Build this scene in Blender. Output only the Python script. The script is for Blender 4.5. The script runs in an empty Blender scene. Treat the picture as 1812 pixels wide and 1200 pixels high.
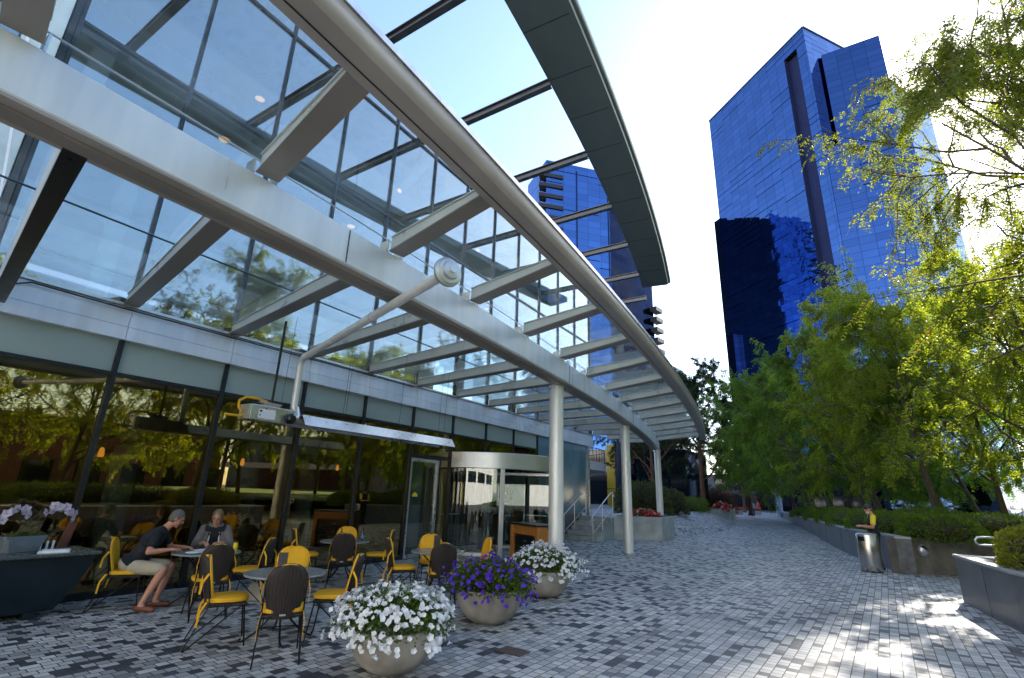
import bpy, math, random
import numpy as np
from mathutils import Vector, Matrix, Quaternion

R_ = math.radians
SC = bpy.context.scene
COL = SC.collection
rnd = random.Random(7)

# ------------------------------------------------------------------ helpers
def rotz(a):
    return Matrix.Rotation(a, 3, 'Z')

class MB:
    """collects shapes, then links them as one mesh object"""
    def __init__(self):
        self.v = []; self.f = []
    def add(self, vs, fs):
        o = len(self.v)
        self.v += [tuple(p) for p in vs]
        self.f += [tuple(i + o for i in f) for f in fs]
        return self
    def box(self, x0, x1, y0, y1, z0, z1, M=None, at=(0, 0, 0)):
        vs = [Vector((x, y, z)) for z in (z0, z1) for y in (y0, y1) for x in (x0, x1)]
        if M is not None:
            vs = [M @ p + Vector(at) for p in vs]
        return self.add(vs, [(0, 2, 3, 1), (4, 5, 7, 6), (0, 1, 5, 4), (2, 6, 7, 3), (0, 4, 6, 2), (1, 3, 7, 5)])
    def beam(self, a, b, w, h, up=(0, 0, 1)):
        """box from a to b; w across, h along up (centred)"""
        a = Vector(a); b = Vector(b); d = (b - a).normalized()
        s = d.cross(Vector(up)).normalized() * (w / 2); u = s.cross(d).normalized() * (h / 2)
        vs = [a - s - u, a + s - u, a + s + u, a - s + u, b - s - u, b + s - u, b + s + u, b - s + u]
        return self.add(vs, [(0, 3, 2, 1), (4, 5, 6, 7), (0, 1, 5, 4), (1, 2, 6, 5), (2, 3, 7, 6), (3, 0, 4, 7)])
    def tube(self, pts, r, n=8, closed=False, cap=True):
        pts = [Vector(p) for p in pts]
        rs = r if isinstance(r, (list, tuple)) else [r] * len(pts)
        m = len(pts); base = len(self.v); N = None
        for i, p in enumerate(pts):
            if closed:
                d = pts[(i + 1) % m] - pts[i - 1]
            else:
                d = pts[min(i + 1, m - 1)] - pts[max(i - 1, 0)]
            if d.length < 1e-9: d = Vector((0, 0, 1))
            d.normalize()
            if N is None:
                N = d.cross(Vector((0, 0, 1)))
                if N.length < 1e-3: N = d.cross(Vector((1, 0, 0)))
            N = N - d * N.dot(d)
            if N.length < 1e-6: N = d.orthogonal()
            N.normalize(); B = d.cross(N)
            for k in range(n):
                a = 2 * math.pi * k / n
                self.v.append(tuple(p + (N * math.cos(a) + B * math.sin(a)) * rs[i]))
        for i in range(m if closed else m - 1):
            j = (i + 1) % m
            for k in range(n):
                l = (k + 1) % n
                self.f.append((base + i * n + k, base + i * n + l, base + j * n + l, base + j * n + k))
        if cap and not closed:
            self.f.append(tuple(base + k for k in reversed(range(n))))
            self.f.append(tuple(base + (m - 1) * n + k for k in range(n)))
        return self
    def lathe(self, prof, n=32, c=(0, 0, 0), M=None, a0=0, a1=2 * math.pi):
        base = len(self.v); full = abs(a1 - a0 - 2 * math.pi) < 1e-6
        cols = n if full else n + 1
        for r, z in prof:
            for k in range(cols):
                a = a0 + (a1 - a0) * k / n
                p = Vector((r * math.cos(a), r * math.sin(a), z))
                if M is not None: p = M @ p
                self.v.append(tuple(p + Vector(c)))
        for i in range(len(prof) - 1):
            for k in range(n):
                l = (k + 1) % cols
                self.f.append((base + i * cols + k, base + i * cols + l, base + (i + 1) * cols + l, base + (i + 1) * cols + k))
        return self
    def prism(self, poly, z0, z1):
        n = len(poly)
        vs = [(p[0], p[1], z0) for p in poly] + [(p[0], p[1], z1) for p in poly]
        fs = [tuple(reversed(range(n))), tuple(range(n, 2 * n))] + [(i, (i + 1) % n, n + (i + 1) % n, n + i) for i in range(n)]
        return self.add(vs, fs)
    def sweep(self, rows):
        """rows: list of equal-length closed rings -> skin with end caps"""
        n = len(rows[0]); base = len(self.v)
        for r in rows: self.v += [tuple(p) for p in r]
        for i in range(len(rows) - 1):
            for k in range(n):
                l = (k + 1) % n
                self.f.append((base + i * n + k, base + i * n + l, base + (i + 1) * n + l, base + (i + 1) * n + k))
        self.f.append(tuple(base + k for k in reversed(range(n))))
        self.f.append(tuple(base + (len(rows) - 1) * n + k for k in range(n)))
        return self
    def ell(self, c, r, n=14, M=None):
        base = len(self.v); c = Vector(c); st = n // 2
        def P(i, k):
            th = math.pi * i / st; ph = 2 * math.pi * k / n
            p = Vector((r[0] * math.sin(th) * math.cos(ph), r[1] * math.sin(th) * math.sin(ph), r[2] * math.cos(th)))
            return tuple(c + (M @ p if M is not None else p))
        self.v.append(P(0, 0))
        for i in range(1, st):
            for k in range(n): self.v.append(P(i, k))
        self.v.append(P(st, 0)); last = len(self.v) - 1
        for k in range(n):
            l = (k + 1) % n
            self.f.append((base, base + 1 + k, base + 1 + l))
            for i in range(st - 2):
                q = base + 1 + i * n
                self.f.append((q + k, q + n + k, q + n + l, q + l))
            q = base + 1 + (st - 2) * n
            self.f.append((q + k, last, q + l))
        return self
    def cap(self, a, ra, b, rb, n=12):
        """tapered capsule"""
        a = Vector(a); b = Vector(b); d = b - a
        L = d.length; M = Vector((0, 0, 1)).rotation_difference(d.normalized()).to_matrix() if L > 1e-6 else Matrix.Identity(3)
        prof = [(0.0001, -ra)] + [(ra * math.cos(t), ra * math.sin(t)) for t in (-1.1, -.7, -.3, 0)]
        prof += [(rb * math.cos(t), L + rb * math.sin(t)) for t in (0, .3, .7, 1.1)] + [(0.0001, L + rb)]
        return self.lathe(prof, n, a, M)
    def build(self, name, mat, parent=None, smooth=False, bevel=0, seg=2):
        me = bpy.data.meshes.new(name)
        vs = self.v
        if parent is not None and parent.get('_o') is not None:
            o = parent['_o']; vs = [(p[0] - o[0], p[1] - o[1], p[2] - o[2]) for p in vs]
        me.from_pydata(vs, [], self.f); me.update()
        if smooth:
            me.polygons.foreach_set('use_smooth', [True] * len(me.polygons))
        for m in (mat if isinstance(mat, (list, tuple)) else [mat]): me.materials.append(m)
        ob = bpy.data.objects.new(name, me); COL.objects.link(ob)
        if parent is not None:
            ob.parent = parent
            if parent.get('_o') is not None: ob['_o'] = list(parent['_o'])
        if bevel:
            b = ob.modifiers.new('bevel', 'BEVEL'); b.width = bevel; b.segments = seg; b.limit_method = 'ANGLE'; b.angle_limit = R_(40)
        if smooth and smooth != 'all':
            try: me.set_sharp_from_angle(angle=R_(42))
            except Exception: pass
        return ob

def thing(name, label, cat, loc=(0, 0, 0), rz=0, group=None, world=True):
    o = bpy.data.objects.new(name, None); COL.objects.link(o)
    o.empty_display_size = .2
    o.location = loc; o.rotation_euler = (0, 0, rz)
    o['label'] = label; o['category'] = cat
    if group: o['group'] = group
    if world: o['_o'] = list(loc)
    return o
def tag(o, label=None, cat=None, group=None, kind=None):
    if label: o['label'] = label
    if cat: o['category'] = cat
    if group: o['group'] = group
    if kind: o['kind'] = kind
    return o
def center_origin(o, loc):
    """give a one-mesh thing its own origin"""
    loc = Vector(loc); o.data.transform(Matrix.Translation(-loc)); o.location = loc; return o
def copy_tree(o, parent=None):
    c = o.copy(); COL.objects.link(c)
    if parent is not None: c.parent = parent
    for ch in list(o.children): copy_tree(ch, c)
    return c
def dup(o, loc, rz=0, label=None, group=None, scale=None):
    c = copy_tree(o); c.location = loc; c.rotation_euler = (0, 0, rz)
    if scale: c.scale = (scale, scale, scale) if isinstance(scale, (int, float)) else scale
    if label: c['label'] = label
    if group: c['group'] = group
    return c

# ------------------------------------------------------------------ materials
def nodes(name):
    m = bpy.data.materials.new(name); m.use_nodes = True
    nt = m.node_tree; nt.nodes.clear()
    out = nt.nodes.new('ShaderNodeOutputMaterial')
    return m, nt, out
def N(nt, t, **kw):
    n = nt.nodes.new(t)
    for k, v in kw.items():
        if k in n.inputs: n.inputs[k].default_value = v
        else: setattr(n, k, v)
    return n
def L(nt, a, b): nt.links.new(a, b)
def c4(c): return (c[0], c[1], c[2], 1.0)
def ramp(nt, fac, stops):
    r = N(nt, 'ShaderNodeValToRGB'); el = r.color_ramp.elements
    while len(el) < len(stops): el.new(.5)
    for e, (p, c) in zip(el, stops): e.position = p; e.color = c4(c) if len(c) == 3 else c
    L(nt, fac, r.inputs[0]); return r
def mat(name, col, rough=.5, metal=0., var=.15, scale=6., bump=0., bscale=40., spec=.5, coords='Object', stretch=None, coat=0):
    """principled with mottled colour and fine bump"""
    m, nt, out = nodes(name)
    p = N(nt, 'ShaderNodeBsdfPrincipled'); p.inputs['Roughness'].default_value = rough; p.inputs['Metallic'].default_value = metal
    p.inputs['Specular IOR Level'].default_value = spec
    p.inputs['Coat Weight'].default_value = coat
    tc = N(nt, 'ShaderNodeTexCoord'); src = tc.outputs[coords]
    if stretch:
        mp = N(nt, 'ShaderNodeMapping'); mp.inputs['Scale'].default_value = stretch; L(nt, src, mp.inputs[0]); src = mp.outputs[0]
    nz = N(nt, 'ShaderNodeTexNoise'); nz.inputs['Scale'].default_value = scale; nz.inputs['Detail'].default_value = 6; L(nt, src, nz.inputs['Vector'])
    lo = tuple(max(0, c * (1 - var)) for c in col); hi = tuple(min(1, c * (1 + var)) for c in col)
    r = ramp(nt, nz.outputs['Fac'], [(.3, lo), (.7, hi)]); L(nt, r.outputs[0], p.inputs['Base Color'])
    rr = N(nt, 'ShaderNodeMapRange'); rr.inputs['From Min'].default_value = .3; rr.inputs['From Max'].default_value = .7
    rr.inputs['To Min'].default_value = rough * .85; rr.inputs['To Max'].default_value = min(1, rough * 1.2)
    L(nt, nz.outputs['Fac'], rr.inputs[0]); L(nt, rr.outputs[0], p.inputs['Roughness'])
    if bump:
        n2 = N(nt, 'ShaderNodeTexNoise'); n2.inputs['Scale'].default_value = bscale; n2.inputs['Detail'].default_value = 4; L(nt, src, n2.inputs['Vector'])
        b = N(nt, 'ShaderNodeBump'); b.inputs['Strength'].default_value = bump; b.inputs['Distance'].default_value = .01
        L(nt, n2.outputs['Fac'], b.inputs['Height']); L(nt, b.outputs[0], p.inputs['Normal'])
    L(nt, p.outputs[0], out.inputs[0]); return m
def glass(name, tint, refl=.12, ior=1.5, rough=0.0, rcol=(1, 1, 1), wav=0.0, wscale=.6, dirt=0.0):
    m, nt, out = nodes(name)
    tr = N(nt, 'ShaderNodeBsdfTransparent'); tr.inputs[0].default_value = c4(tint)
    gl = N(nt, 'ShaderNodeBsdfGlossy'); gl.inputs['Color'].default_value = c4(rcol); gl.inputs['Roughness'].default_value = rough
    ge = N(nt, 'ShaderNodeNewGeometry'); dt = N(nt, 'ShaderNodeVectorMath', operation='DOT_PRODUCT'); L(nt, ge.outputs['Incoming'], dt.inputs[0]); L(nt, ge.outputs['Normal'], dt.inputs[1])
    ab = N(nt, 'ShaderNodeMath', operation='ABSOLUTE'); L(nt, dt.outputs['Value'], ab.inputs[0])
    om = N(nt, 'ShaderNodeMath', operation='SUBTRACT'); om.inputs[0].default_value = 1; L(nt, ab.outputs[0], om.inputs[1])
    pw = N(nt, 'ShaderNodeMath', operation='POWER'); pw.inputs[1].default_value = 5; L(nt, om.outputs[0], pw.inputs[0])
    mx = N(nt, 'ShaderNodeMapRange'); mx.inputs['To Min'].default_value = refl; mx.inputs['To Max'].default_value = 1; L(nt, pw.outputs[0], mx.inputs[0])
    if wav:
        tc = N(nt, 'ShaderNodeTexCoord'); nz = N(nt, 'ShaderNodeTexNoise'); nz.inputs['Scale'].default_value = wscale; L(nt, tc.outputs['Object'], nz.inputs['Vector'])
        b = N(nt, 'ShaderNodeBump'); b.inputs['Strength'].default_value = wav; b.inputs['Distance'].default_value = .05
        L(nt, nz.outputs['Fac'], b.inputs['Height']); L(nt, b.outputs[0], gl.inputs['Normal'])
    ms = N(nt, 'ShaderNodeMixShader'); L(nt, mx.outputs[0], ms.inputs[0]); L(nt, tr.outputs[0], ms.inputs[1]); L(nt, gl.outputs[0], ms.inputs[2])
    last = ms
    if dirt:
        tc = N(nt, 'ShaderNodeTexCoord')
        nz = N(nt, 'ShaderNodeTexNoise'); nz.inputs['Scale'].default_value = 2.2; nz.inputs['Detail'].default_value = 8; L(nt, tc.outputs['Object'], nz.inputs['Vector'])
        vo = N(nt, 'ShaderNodeTexVoronoi'); vo.inputs['Scale'].default_value = 14; L(nt, tc.outputs['Object'], vo.inputs['Vector'])
        sp = N(nt, 'ShaderNodeMath', operation='LESS_THAN'); sp.inputs[1].default_value = .07; L(nt, vo.outputs['Distance'], sp.inputs[0])
        sp2 = N(nt, 'ShaderNodeMath', operation='MULTIPLY'); sp2.inputs[1].default_value = .5; L(nt, sp.outputs[0], sp2.inputs[0])
        mr = N(nt, 'ShaderNodeMapRange'); mr.inputs['From Min'].default_value = .45; mr.inputs['From Max'].default_value = .8
        mr.inputs['To Min'].default_value = dirt * .3; mr.inputs['To Max'].default_value = dirt * 1.6; L(nt, nz.outputs['Fac'], mr.inputs[0])
        ad = N(nt, 'ShaderNodeMath', operation='MAXIMUM'); L(nt, mr.outputs[0], ad.inputs[0]); L(nt, sp2.outputs[0], ad.inputs[1])
        df = N(nt, 'ShaderNodeBsdfDiffuse'); df.inputs[0].default_value = (.55, .6, .6, 1)
        tl = N(nt, 'ShaderNodeBsdfTranslucent'); tl.inputs[0].default_value = (.55, .6, .6, 1)
        m1 = N(nt, 'ShaderNodeMixShader'); m1.inputs[0].default_value = .5; L(nt, df.outputs[0], m1.inputs[1]); L(nt, tl.outputs[0], m1.inputs[2])
        m2 = N(nt, 'ShaderNodeMixShader'); L(nt, ad.outputs[0], m2.inputs[0]); L(nt, ms.outputs[0], m2.inputs[1]); L(nt, m1.outputs[0], m2.inputs[2]); last = m2
    L(nt, last.outputs[0], out.inputs[0]); return m
def leafmat(name, a, b, trans=.5, tcol=None, rough=.45, third=None):
    m, nt, out = nodes(name)
    g = N(nt, 'ShaderNodeNewGeometry')
    st = [(0., a), (.62, b)]
    if third: st += [(.985, b), (1., third)]
    r = ramp(nt, g.outputs['Random Per Island'], st)
    d = N(nt, 'ShaderNodeBsdfPrincipled'); d.inputs['Roughness'].default_value = rough; d.inputs['Specular IOR Level'].default_value = .35
    L(nt, r.outputs[0], d.inputs['Base Color'])
    t = N(nt, 'ShaderNodeBsdfTranslucent')
    if tcol:
        mc = N(nt, 'ShaderNodeMix', data_type='RGBA', blend_type='MULTIPLY'); mc.inputs[0].default_value = 1
        L(nt, r.outputs[0], mc.inputs[6]); mc.inputs[7].default_value = c4(tcol); L(nt, mc.outputs[2], t.inputs[0])
    else: L(nt, r.outputs[0], t.inputs[0])
    ms = N(nt, 'ShaderNodeMixShader'); ms.inputs[0].default_value = trans
    L(nt, d.outputs[0], ms.inputs[1]); L(nt, t.outputs[0], ms.inputs[2]); L(nt, ms.outputs[0], out.inputs[0]); return m
def emis(name, col, s):
    m, nt, out = nodes(name); e = N(nt, 'ShaderNodeEmission'); e.inputs[0].default_value = c4(col); e.inputs[1].default_value = s
    L(nt, e.outputs[0], out.inputs[0]); return m

M = {}
M['steel'] = mat('brushed_steel', (.60, .62, .63), .34, .85, .10, 2.5, .15, 60, stretch=(1, .2, 1))
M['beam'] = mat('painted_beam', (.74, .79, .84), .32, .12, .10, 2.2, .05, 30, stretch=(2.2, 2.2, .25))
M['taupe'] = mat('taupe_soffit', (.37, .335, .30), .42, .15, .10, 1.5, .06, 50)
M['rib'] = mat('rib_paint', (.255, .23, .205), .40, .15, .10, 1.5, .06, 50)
M['ribweb'] = mat('rib_web', (.58, .60, .57), .30, .15, .10, 1.5, .05, 50)
M['column'] = mat('column_paint', (.74, .76, .74), .32, .2, .09, 1.5, .05, 60, stretch=(3, 3, .4))
M['shade_band'] = mat('column_band', (.40, .39, .38), .5, .3, .12, 3)  # grey for the shadow bands on the columns, not applied
M['fascia'] = mat('fascia_panel', (.78, .82, .88), .35, .1, .08, 2, .03, 20, stretch=(2.5, 2.5, .2))
M['white'] = mat('white_paint', (.82, .84, .86), .4, 0, .05, 1)
M['dark'] = mat('dark_mullion', (.022, .024, .028), .32, .3, .2, 4)
M['eyebrow'] = mat('eyebrow_soffit', (.21, .235, .225), .40, .35, .18, .5, .05, 10, stretch=(1, .3, 1))
M['eyebrow_edge'] = mat('eyebrow_edge', (.22, .235, .23), .35, .5, .12, .8)
M['strut'] = mat('strut_paint', (.13, .13, .135), .35, .5, .15, 2)
M['glass_low'] = glass('facade_glass', (.62, .63, .56), .20, 1.5, 0, (1., .80, .44), .02, .5)
M['glass_up'] = glass('upper_glass', (.90, .94, .95), .27, 1.55, 0, (.92, .93, .92), .015, .4)
M['glass_roof'] = glass('canopy_glass', (.89, .955, .965), .05, 1.5, 0, (1, 1, 1), 0, 1, .07)
M['glass_door'] = glass('door_glass', (.72, .78, .76), .10, 1.5, 0)
M['spandrel'] = mat('spandrel_glass', (.36, .43, .395), .10, 0, .06, .5, 0, 1, .7)
M['bluewall'] = mat('blue_glass_panel', (.13, .25, .31), .12, .1, .06, .4)
M['olive'] = mat('olive_bulkhead', (.055, .062, .045), .7, 0, .1, 2)
M['ceil'] = mat('ceiling_paint', (.82, .84, .88), .8, 0, .04, 1)
M['inwall'] = mat('interior_wall', (.22, .14, .075), .7, 0, .3, .7)
M['inwall2'] = mat('interior_pale_wall', (.42, .46, .50), .8, 0, .1, .5)
M['infloor'] = mat('interior_floor', (.05, .048, .045), .25, 0, .2, 3)
M['lamp'] = emis('warm_lamp', (1., .50, .20), .45)
M['pend'] = emis('pendant_glow', (1., .36, .06), .4)
M['yellow'] = mat('yellow_canvas', (.80, .42, .012), .75, 0, .10, 9, .25, 120)
M['wicker'] = mat('dark_wicker', (.030, .022, .019), .55, 0, .3, 30, .9, 160, stretch=(1, 1, .25))
M['iron'] = mat('black_iron', (.012, .012, .014), .38, .6, .2, 8)
M['stone_top'] = mat('granite_tabletop', (.23, .26, .27), .22, 0, .25, 60, .05, 200)
M['bowl'] = mat('cast_concrete', (.34, .31, .265), .8, 0, .42, 2.6, .5, 26)
M['concrete'] = mat('planter_concrete', (.36, .40, .40), .75, 0, .25, 2.2, .3, 18)
M['granite'] = mat('granite_wall', (.115, .12, .125), .35, 0, .35, 6, .15, 90)
M['granite_cap'] = mat('granite_cap', (.36, .36, .36), .45, 0, .15, 9, .1, 80)
M['granite_return'] = mat('granite_mottled', (.16, .15, .125), .5, 0, .42, 3, .2, 60)  # lighter, warmer, blotchier granite for the return wall
M['stainless'] = mat('stainless_bin', (.52, .50, .47), .22, 1., .08, 1, .1, 80, stretch=(8, 8, .15))
M['soil'] = mat('soil', (.03, .022, .015), 1, 0, .3, 20, .6, 40)
M['wood'] = mat('orange_wood', (.42, .17, .035), .35, 0, .25, 4, .05, 40, stretch=(6, 6, .6))
M['black'] = mat('black_paint', (.008, .010, .012), .30, 0, .2, 4)
M['counter'] = mat('dark_teal_counter', (.006, .016, .022), .35, 0, .2, 3)
M['counter_top'] = mat('counter_stone', (.07, .085, .09), .25, 0, .25, 40)
M['ceramic'] = mat('grey_glazed_pot', (.17, .21, .25), .25, .2, .15, 2)
M['paper'] = mat('paper_white', (.78, .80, .84), .6, 0, .03, 5)
M['bark'] = mat('tree_bark', (.085, .065, .042), .9, 0, .35, 6, .8, 30, stretch=(1, 1, .25))
M['bark_red'] = mat('reddish_bark', (.12, .06, .035), .9, 0, .35, 6, .8, 30, stretch=(1, 1, .25))
M['leaf_near'] = leafmat('leaf_near', (.065, .085, .012), (.15, .17, .02), .60, (1.75, 1.75, .8), third=(.35, .05, .04))
M['leaf_mid'] = leafmat('leaf_mid', (.075, .115, .014), (.18, .215, .022), .66, (2.3, 2.2, .8))
M['leaf_far'] = leafmat('leaf_far', (.05, .10, .016), (.12, .18, .024), .62, (1.8, 2.0, .8))
M['leaf_dark'] = leafmat('leaf_dark', (.018, .034, .012), (.035, .060, .016), .35, (1.2, 1.3, .8))
M['leaf_hedge'] = leafmat('leaf_hedge', (.055, .11, .010), (.12, .18, .015), .4, (1.3, 1.5, .6))
M['leaf_gold'] = leafmat('leaf_gold', (.10, .13, .01), (.22, .22, .015), .35, (1.3, 1.4, .5))
M['leaf_bush'] = leafmat('leaf_bush', (.035, .060, .014), (.10, .115, .025), .3)
M['leaf_red'] = leafmat('leaf_russet', (.10, .03, .012), (.18, .06, .02), .4)
M['leaf_bowl'] = leafmat('leaf_bowl', (.045, .10, .015), (.10, .17, .02), .35)
M['petal_white'] = leafmat('petal_white', (.80, .82, .86), (.86, .88, .90), .25)
M['petal_purple'] = leafmat('petal_purple', (.07, .025, .42), (.15, .05, .62), .3)
M['petal_red'] = leafmat('petal_red', (.62, .02, .03), (.70, .06, .07), .3)
M['petal_pink'] = leafmat('petal_pink', (.80, .50, .58), (.85, .62, .70), .3)
M['orchid'] = leafmat('orchid_petal', (.62, .50, .72), (.80, .76, .84), .3)
M['orchid_lip'] = mat('orchid_lip', (.42, .05, .30), .5)
M['grass'] = mat('lawn_grass', (.075, .13, .015), .9, 0, .35, 9, .9, 150)
M['skin'] = mat('skin', (.52, .24, .155), .5, 0, .08, 14, .05, 90)
M['skin2'] = mat('skin_fair', (.55, .27, .18), .5, 0, .08, 14, .05, 90)
M['hair_grey'] = mat('grey_hair', (.12, .11, .10), .6, 0, .3, 60, .6, 120)
M['hair_blond'] = mat('blond_hair', (.20, .125, .055), .55, 0, .3, 60, .6, 120)
M['shirt_black'] = mat('black_cotton', (.010, .012, .018), .85, 0, .2, 8, .3, 60)
M['khaki'] = mat('khaki_cotton', (.42, .37, .27), .85, 0, .1, 8, .3, 60)
M['cardigan'] = mat('grey_knit', (.17, .15, .15), .9, 0, .2, 10, .5, 120)
M['trimwhite'] = mat('white_trim', (.72, .72, .72), .8)
M['shoe'] = mat('brown_leather', (.15, .045, .02), .45, 0, .2, 8)
M['navy'] = mat('navy_cloth', (.012, .016, .032), .85, 0, .2, 8, .3, 60)
M['vestyellow'] = mat('yellow_cloth', (.80, .62, .03), .8, 0, .06, 8)
M['beard'] = mat('white_beard', (.5, .48, .45), .8, 0, .2, 40)
M['bluecloth'] = mat('pale_blue_cloth', (.42, .48, .60), .85, 0, .1, 8)
M['greencloth'] = mat('grey_green_cloth', (.19, .24, .21), .85, 0, .15, 5)
M['eye'] = mat('eye_dark', (.02, .015, .012), .2)
M['lips'] = mat('lips', (.34, .12, .10), .5)
M['yellowpanel'] = mat('yellow_wall_panel', (.42, .27, .006), .5, 0, .12, 2)
M['asphalt'] = mat('asphalt', (.05, .05, .05), .9, 0, .3, 3, .3, 60)
M['orange'] = mat('orange_plastic', (.75, .11, .02), .5)
M['redp'] = mat('red_plastic', (.55, .03, .02), .4)
M['bottle'] = mat('dark_bottle_glass', (.01, .012, .02), .1, 0, .1, 3, coat=.5)
M['label_blue'] = mat('blue_label', (.10, .22, .55), .5)
M['tanwall'] = mat('tan_facade', (.30, .25, .20), .8, 0, .15, .5)
M['silver'] = mat('galvanised', (.55, .56, .57), .30, .9, .12, 6, .1, 50)
M['paleface'] = mat('pale_stone_facade', (.74, .72, .68), .8, 0, .06, .3)
M['rustplate'] = mat('rusty_plate', (.10, .075, .06), .7, .2, .3, 8, .3, 60)
M['litter'] = leafmat('fallen_leaf', (.25, .20, .06), (.55, .50, .38), .2)
M['bricky'] = mat('brick_red_wall', (.16, .06, .04), .85, 0, .3, 1.5)
M['blackglass'] = mat('black_glass', (.01, .014, .02), .06, 0, .1, 1, spec=.8)

def tower_mat(name, base, rough, pane_w, pane_h, dash=.06, strength=.12, line=(.006, .01, .03), nz_scale=.35):
    """curtain wall: tinted mirror panes, joints, dark open slots, slightly warped panes.  UVs are in metres."""
    m, nt, out = nodes(name)
    uv = N(nt, 'ShaderNodeUVMap')
    br = N(nt, 'ShaderNodeTexBrick'); br.offset = 0; br.squash = 1
    for k, v in dict(Scale=1, ).items(): br.inputs[k].default_value = v
    br.inputs['Brick Width'].default_value = pane_w; br.inputs['Row Height'].default_value = pane_h
    br.inputs['Mortar Size'].default_value = .05; br.inputs['Mortar Smooth'].default_value = .1
    br.inputs['Color1'].default_value = (0, 0, 0, 1); br.inputs['Color2'].default_value = (1, 1, 1, 1); br.inputs['Mortar'].default_value = (.5, .5, .5, 1)
    L(nt, uv.outputs[0], br.inputs['Vector'])
    # long dark slots
    b2 = N(nt, 'ShaderNodeTexBrick'); b2.offset = .37; b2.offset_frequency = 1
    b2.inputs['Scale'].default_value = 1
    b2.inputs['Brick Width'].default_value = pane_w * 3; b2.inputs['Row Height'].default_value = pane_h
    b2.inputs['Mortar Size'].default_value = 0.0
    b2.inputs['Color1'].default_value = (0, 0, 0, 1); b2.inputs['Color2'].default_value = (1, 1, 1, 1)
    L(nt, uv.outputs[0], b2.inputs['Vector'])
    sx = N(nt, 'ShaderNodeSeparateXYZ'); L(nt, uv.outputs[0], sx.inputs[0])
    md = N(nt, 'ShaderNodeMath', operation='FLOORED_MODULO'); md.inputs[1].default_value = pane_h; L(nt, sx.outputs[1], md.inputs[0])
    lt = N(nt, 'ShaderNodeMath', operation='LESS_THAN'); lt.inputs[1].default_value = pane_h * .11; L(nt, md.outputs[0], lt.inputs[0])
    gt = N(nt, 'ShaderNodeMath', operation='GREATER_THAN'); gt.inputs[1].default_value = 1 - dash * 4; L(nt, b2.outputs['Color'], gt.inputs[0])
    sl = N(nt, 'ShaderNodeMath', operation='MULTIPLY'); L(nt, lt.outputs[0], sl.inputs[0]); L(nt, gt.outputs[0], sl.inputs[1])
    mo = N(nt, 'ShaderNodeMath', operation='MULTIPLY'); mo.inputs[1].default_value = .55; L(nt, br.outputs['Fac'], mo.inputs[0])
    dk = N(nt, 'ShaderNodeMath', operation='MAXIMUM'); L(nt, mo.outputs[0], dk.inputs[0]); L(nt, sl.outputs[0], dk.inputs[1])
    lo = tuple(c * .88 for c in base); hi = tuple(min(1, c * 1.1) for c in base)
    cr = ramp(nt, br.outputs['Color'], [(0, lo), (1, hi)])
    mc = N(nt, 'ShaderNodeMix', data_type='RGBA'); L(nt, dk.outputs[0], mc.inputs[0]); L(nt, cr.outputs[0], mc.inputs[6]); mc.inputs[7].default_value = c4(line)
    p = N(nt, 'ShaderNodeBsdfPrincipled'); p.inputs['Metallic'].default_value = 1; p.inputs['Roughness'].default_value = rough
    L(nt, mc.outputs[2], p.inputs['Base Color'])
    rn = []
    for k in (1.0, 7.31, 13.7):
        a_ = N(nt, 'ShaderNodeMath', operation='MULTIPLY'); a_.inputs[1].default_value = k; L(nt, br.outputs['Color'], a_.inputs[0])
        b_ = N(nt, 'ShaderNodeMath', operation='FRACT'); L(nt, a_.outputs[0], b_.inputs[0])
        c_ = N(nt, 'ShaderNodeMath', operation='SUBTRACT'); c_.inputs[1].default_value = .5; L(nt, b_.outputs[0], c_.inputs[0]); rn.append(c_)
    cv = N(nt, 'ShaderNodeCombineXYZ')
    for k in range(3): L(nt, rn[k].outputs[0], cv.inputs[k])
    sv = N(nt, 'ShaderNodeVectorMath', operation='SCALE'); sv.inputs['Scale'].default_value = .022; L(nt, cv.outputs[0], sv.inputs[0])
    gn = N(nt, 'ShaderNodeNewGeometry'); av = N(nt, 'ShaderNodeVectorMath', operation='ADD'); L(nt, gn.outputs['Normal'], av.inputs[0]); L(nt, sv.outputs[0], av.inputs[1])
    nv_ = N(nt, 'ShaderNodeVectorMath', operation='NORMALIZE'); L(nt, av.outputs[0], nv_.inputs[0])
    tc = N(nt, 'ShaderNodeTexCoord')
    nz = N(nt, 'ShaderNodeTexNoise'); nz.inputs['Scale'].default_value = nz_scale; nz.inputs['Detail'].default_value = 2; L(nt, tc.outputs['Object'], nz.inputs['Vector'])
    b = N(nt, 'ShaderNodeBump'); b.inputs['Strength'].default_value = strength; b.inputs['Distance'].default_value = .25; L(nt, nz.outputs['Fac'], b.inputs['Height'])
    L(nt, nv_.outputs[0], b.inputs['Normal']); L(nt, b.outputs[0], p.inputs['Normal'])
    L(nt, p.outputs[0], out.inputs[0]); return m
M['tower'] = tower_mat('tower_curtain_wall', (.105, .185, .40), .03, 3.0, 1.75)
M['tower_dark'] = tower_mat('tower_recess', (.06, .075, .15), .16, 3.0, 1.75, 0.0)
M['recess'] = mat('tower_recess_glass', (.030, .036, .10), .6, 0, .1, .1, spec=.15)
M['balcony'] = mat('dark_balcony', (.035, .03, .04), .6, 0, .1, .1)
M['wing_side'] = mat('tower_wing_side', (.11, .13, .25), .35, 0, .1, .1)
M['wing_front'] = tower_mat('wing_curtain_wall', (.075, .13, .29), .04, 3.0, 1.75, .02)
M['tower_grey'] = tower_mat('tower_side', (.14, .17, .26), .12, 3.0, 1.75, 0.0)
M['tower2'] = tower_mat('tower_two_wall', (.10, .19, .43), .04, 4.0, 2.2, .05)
M['tower2_dark'] = tower_mat('tower_two_shaded', (.020, .027, .045), .10, 4.0, 2.2, .0)
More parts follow.
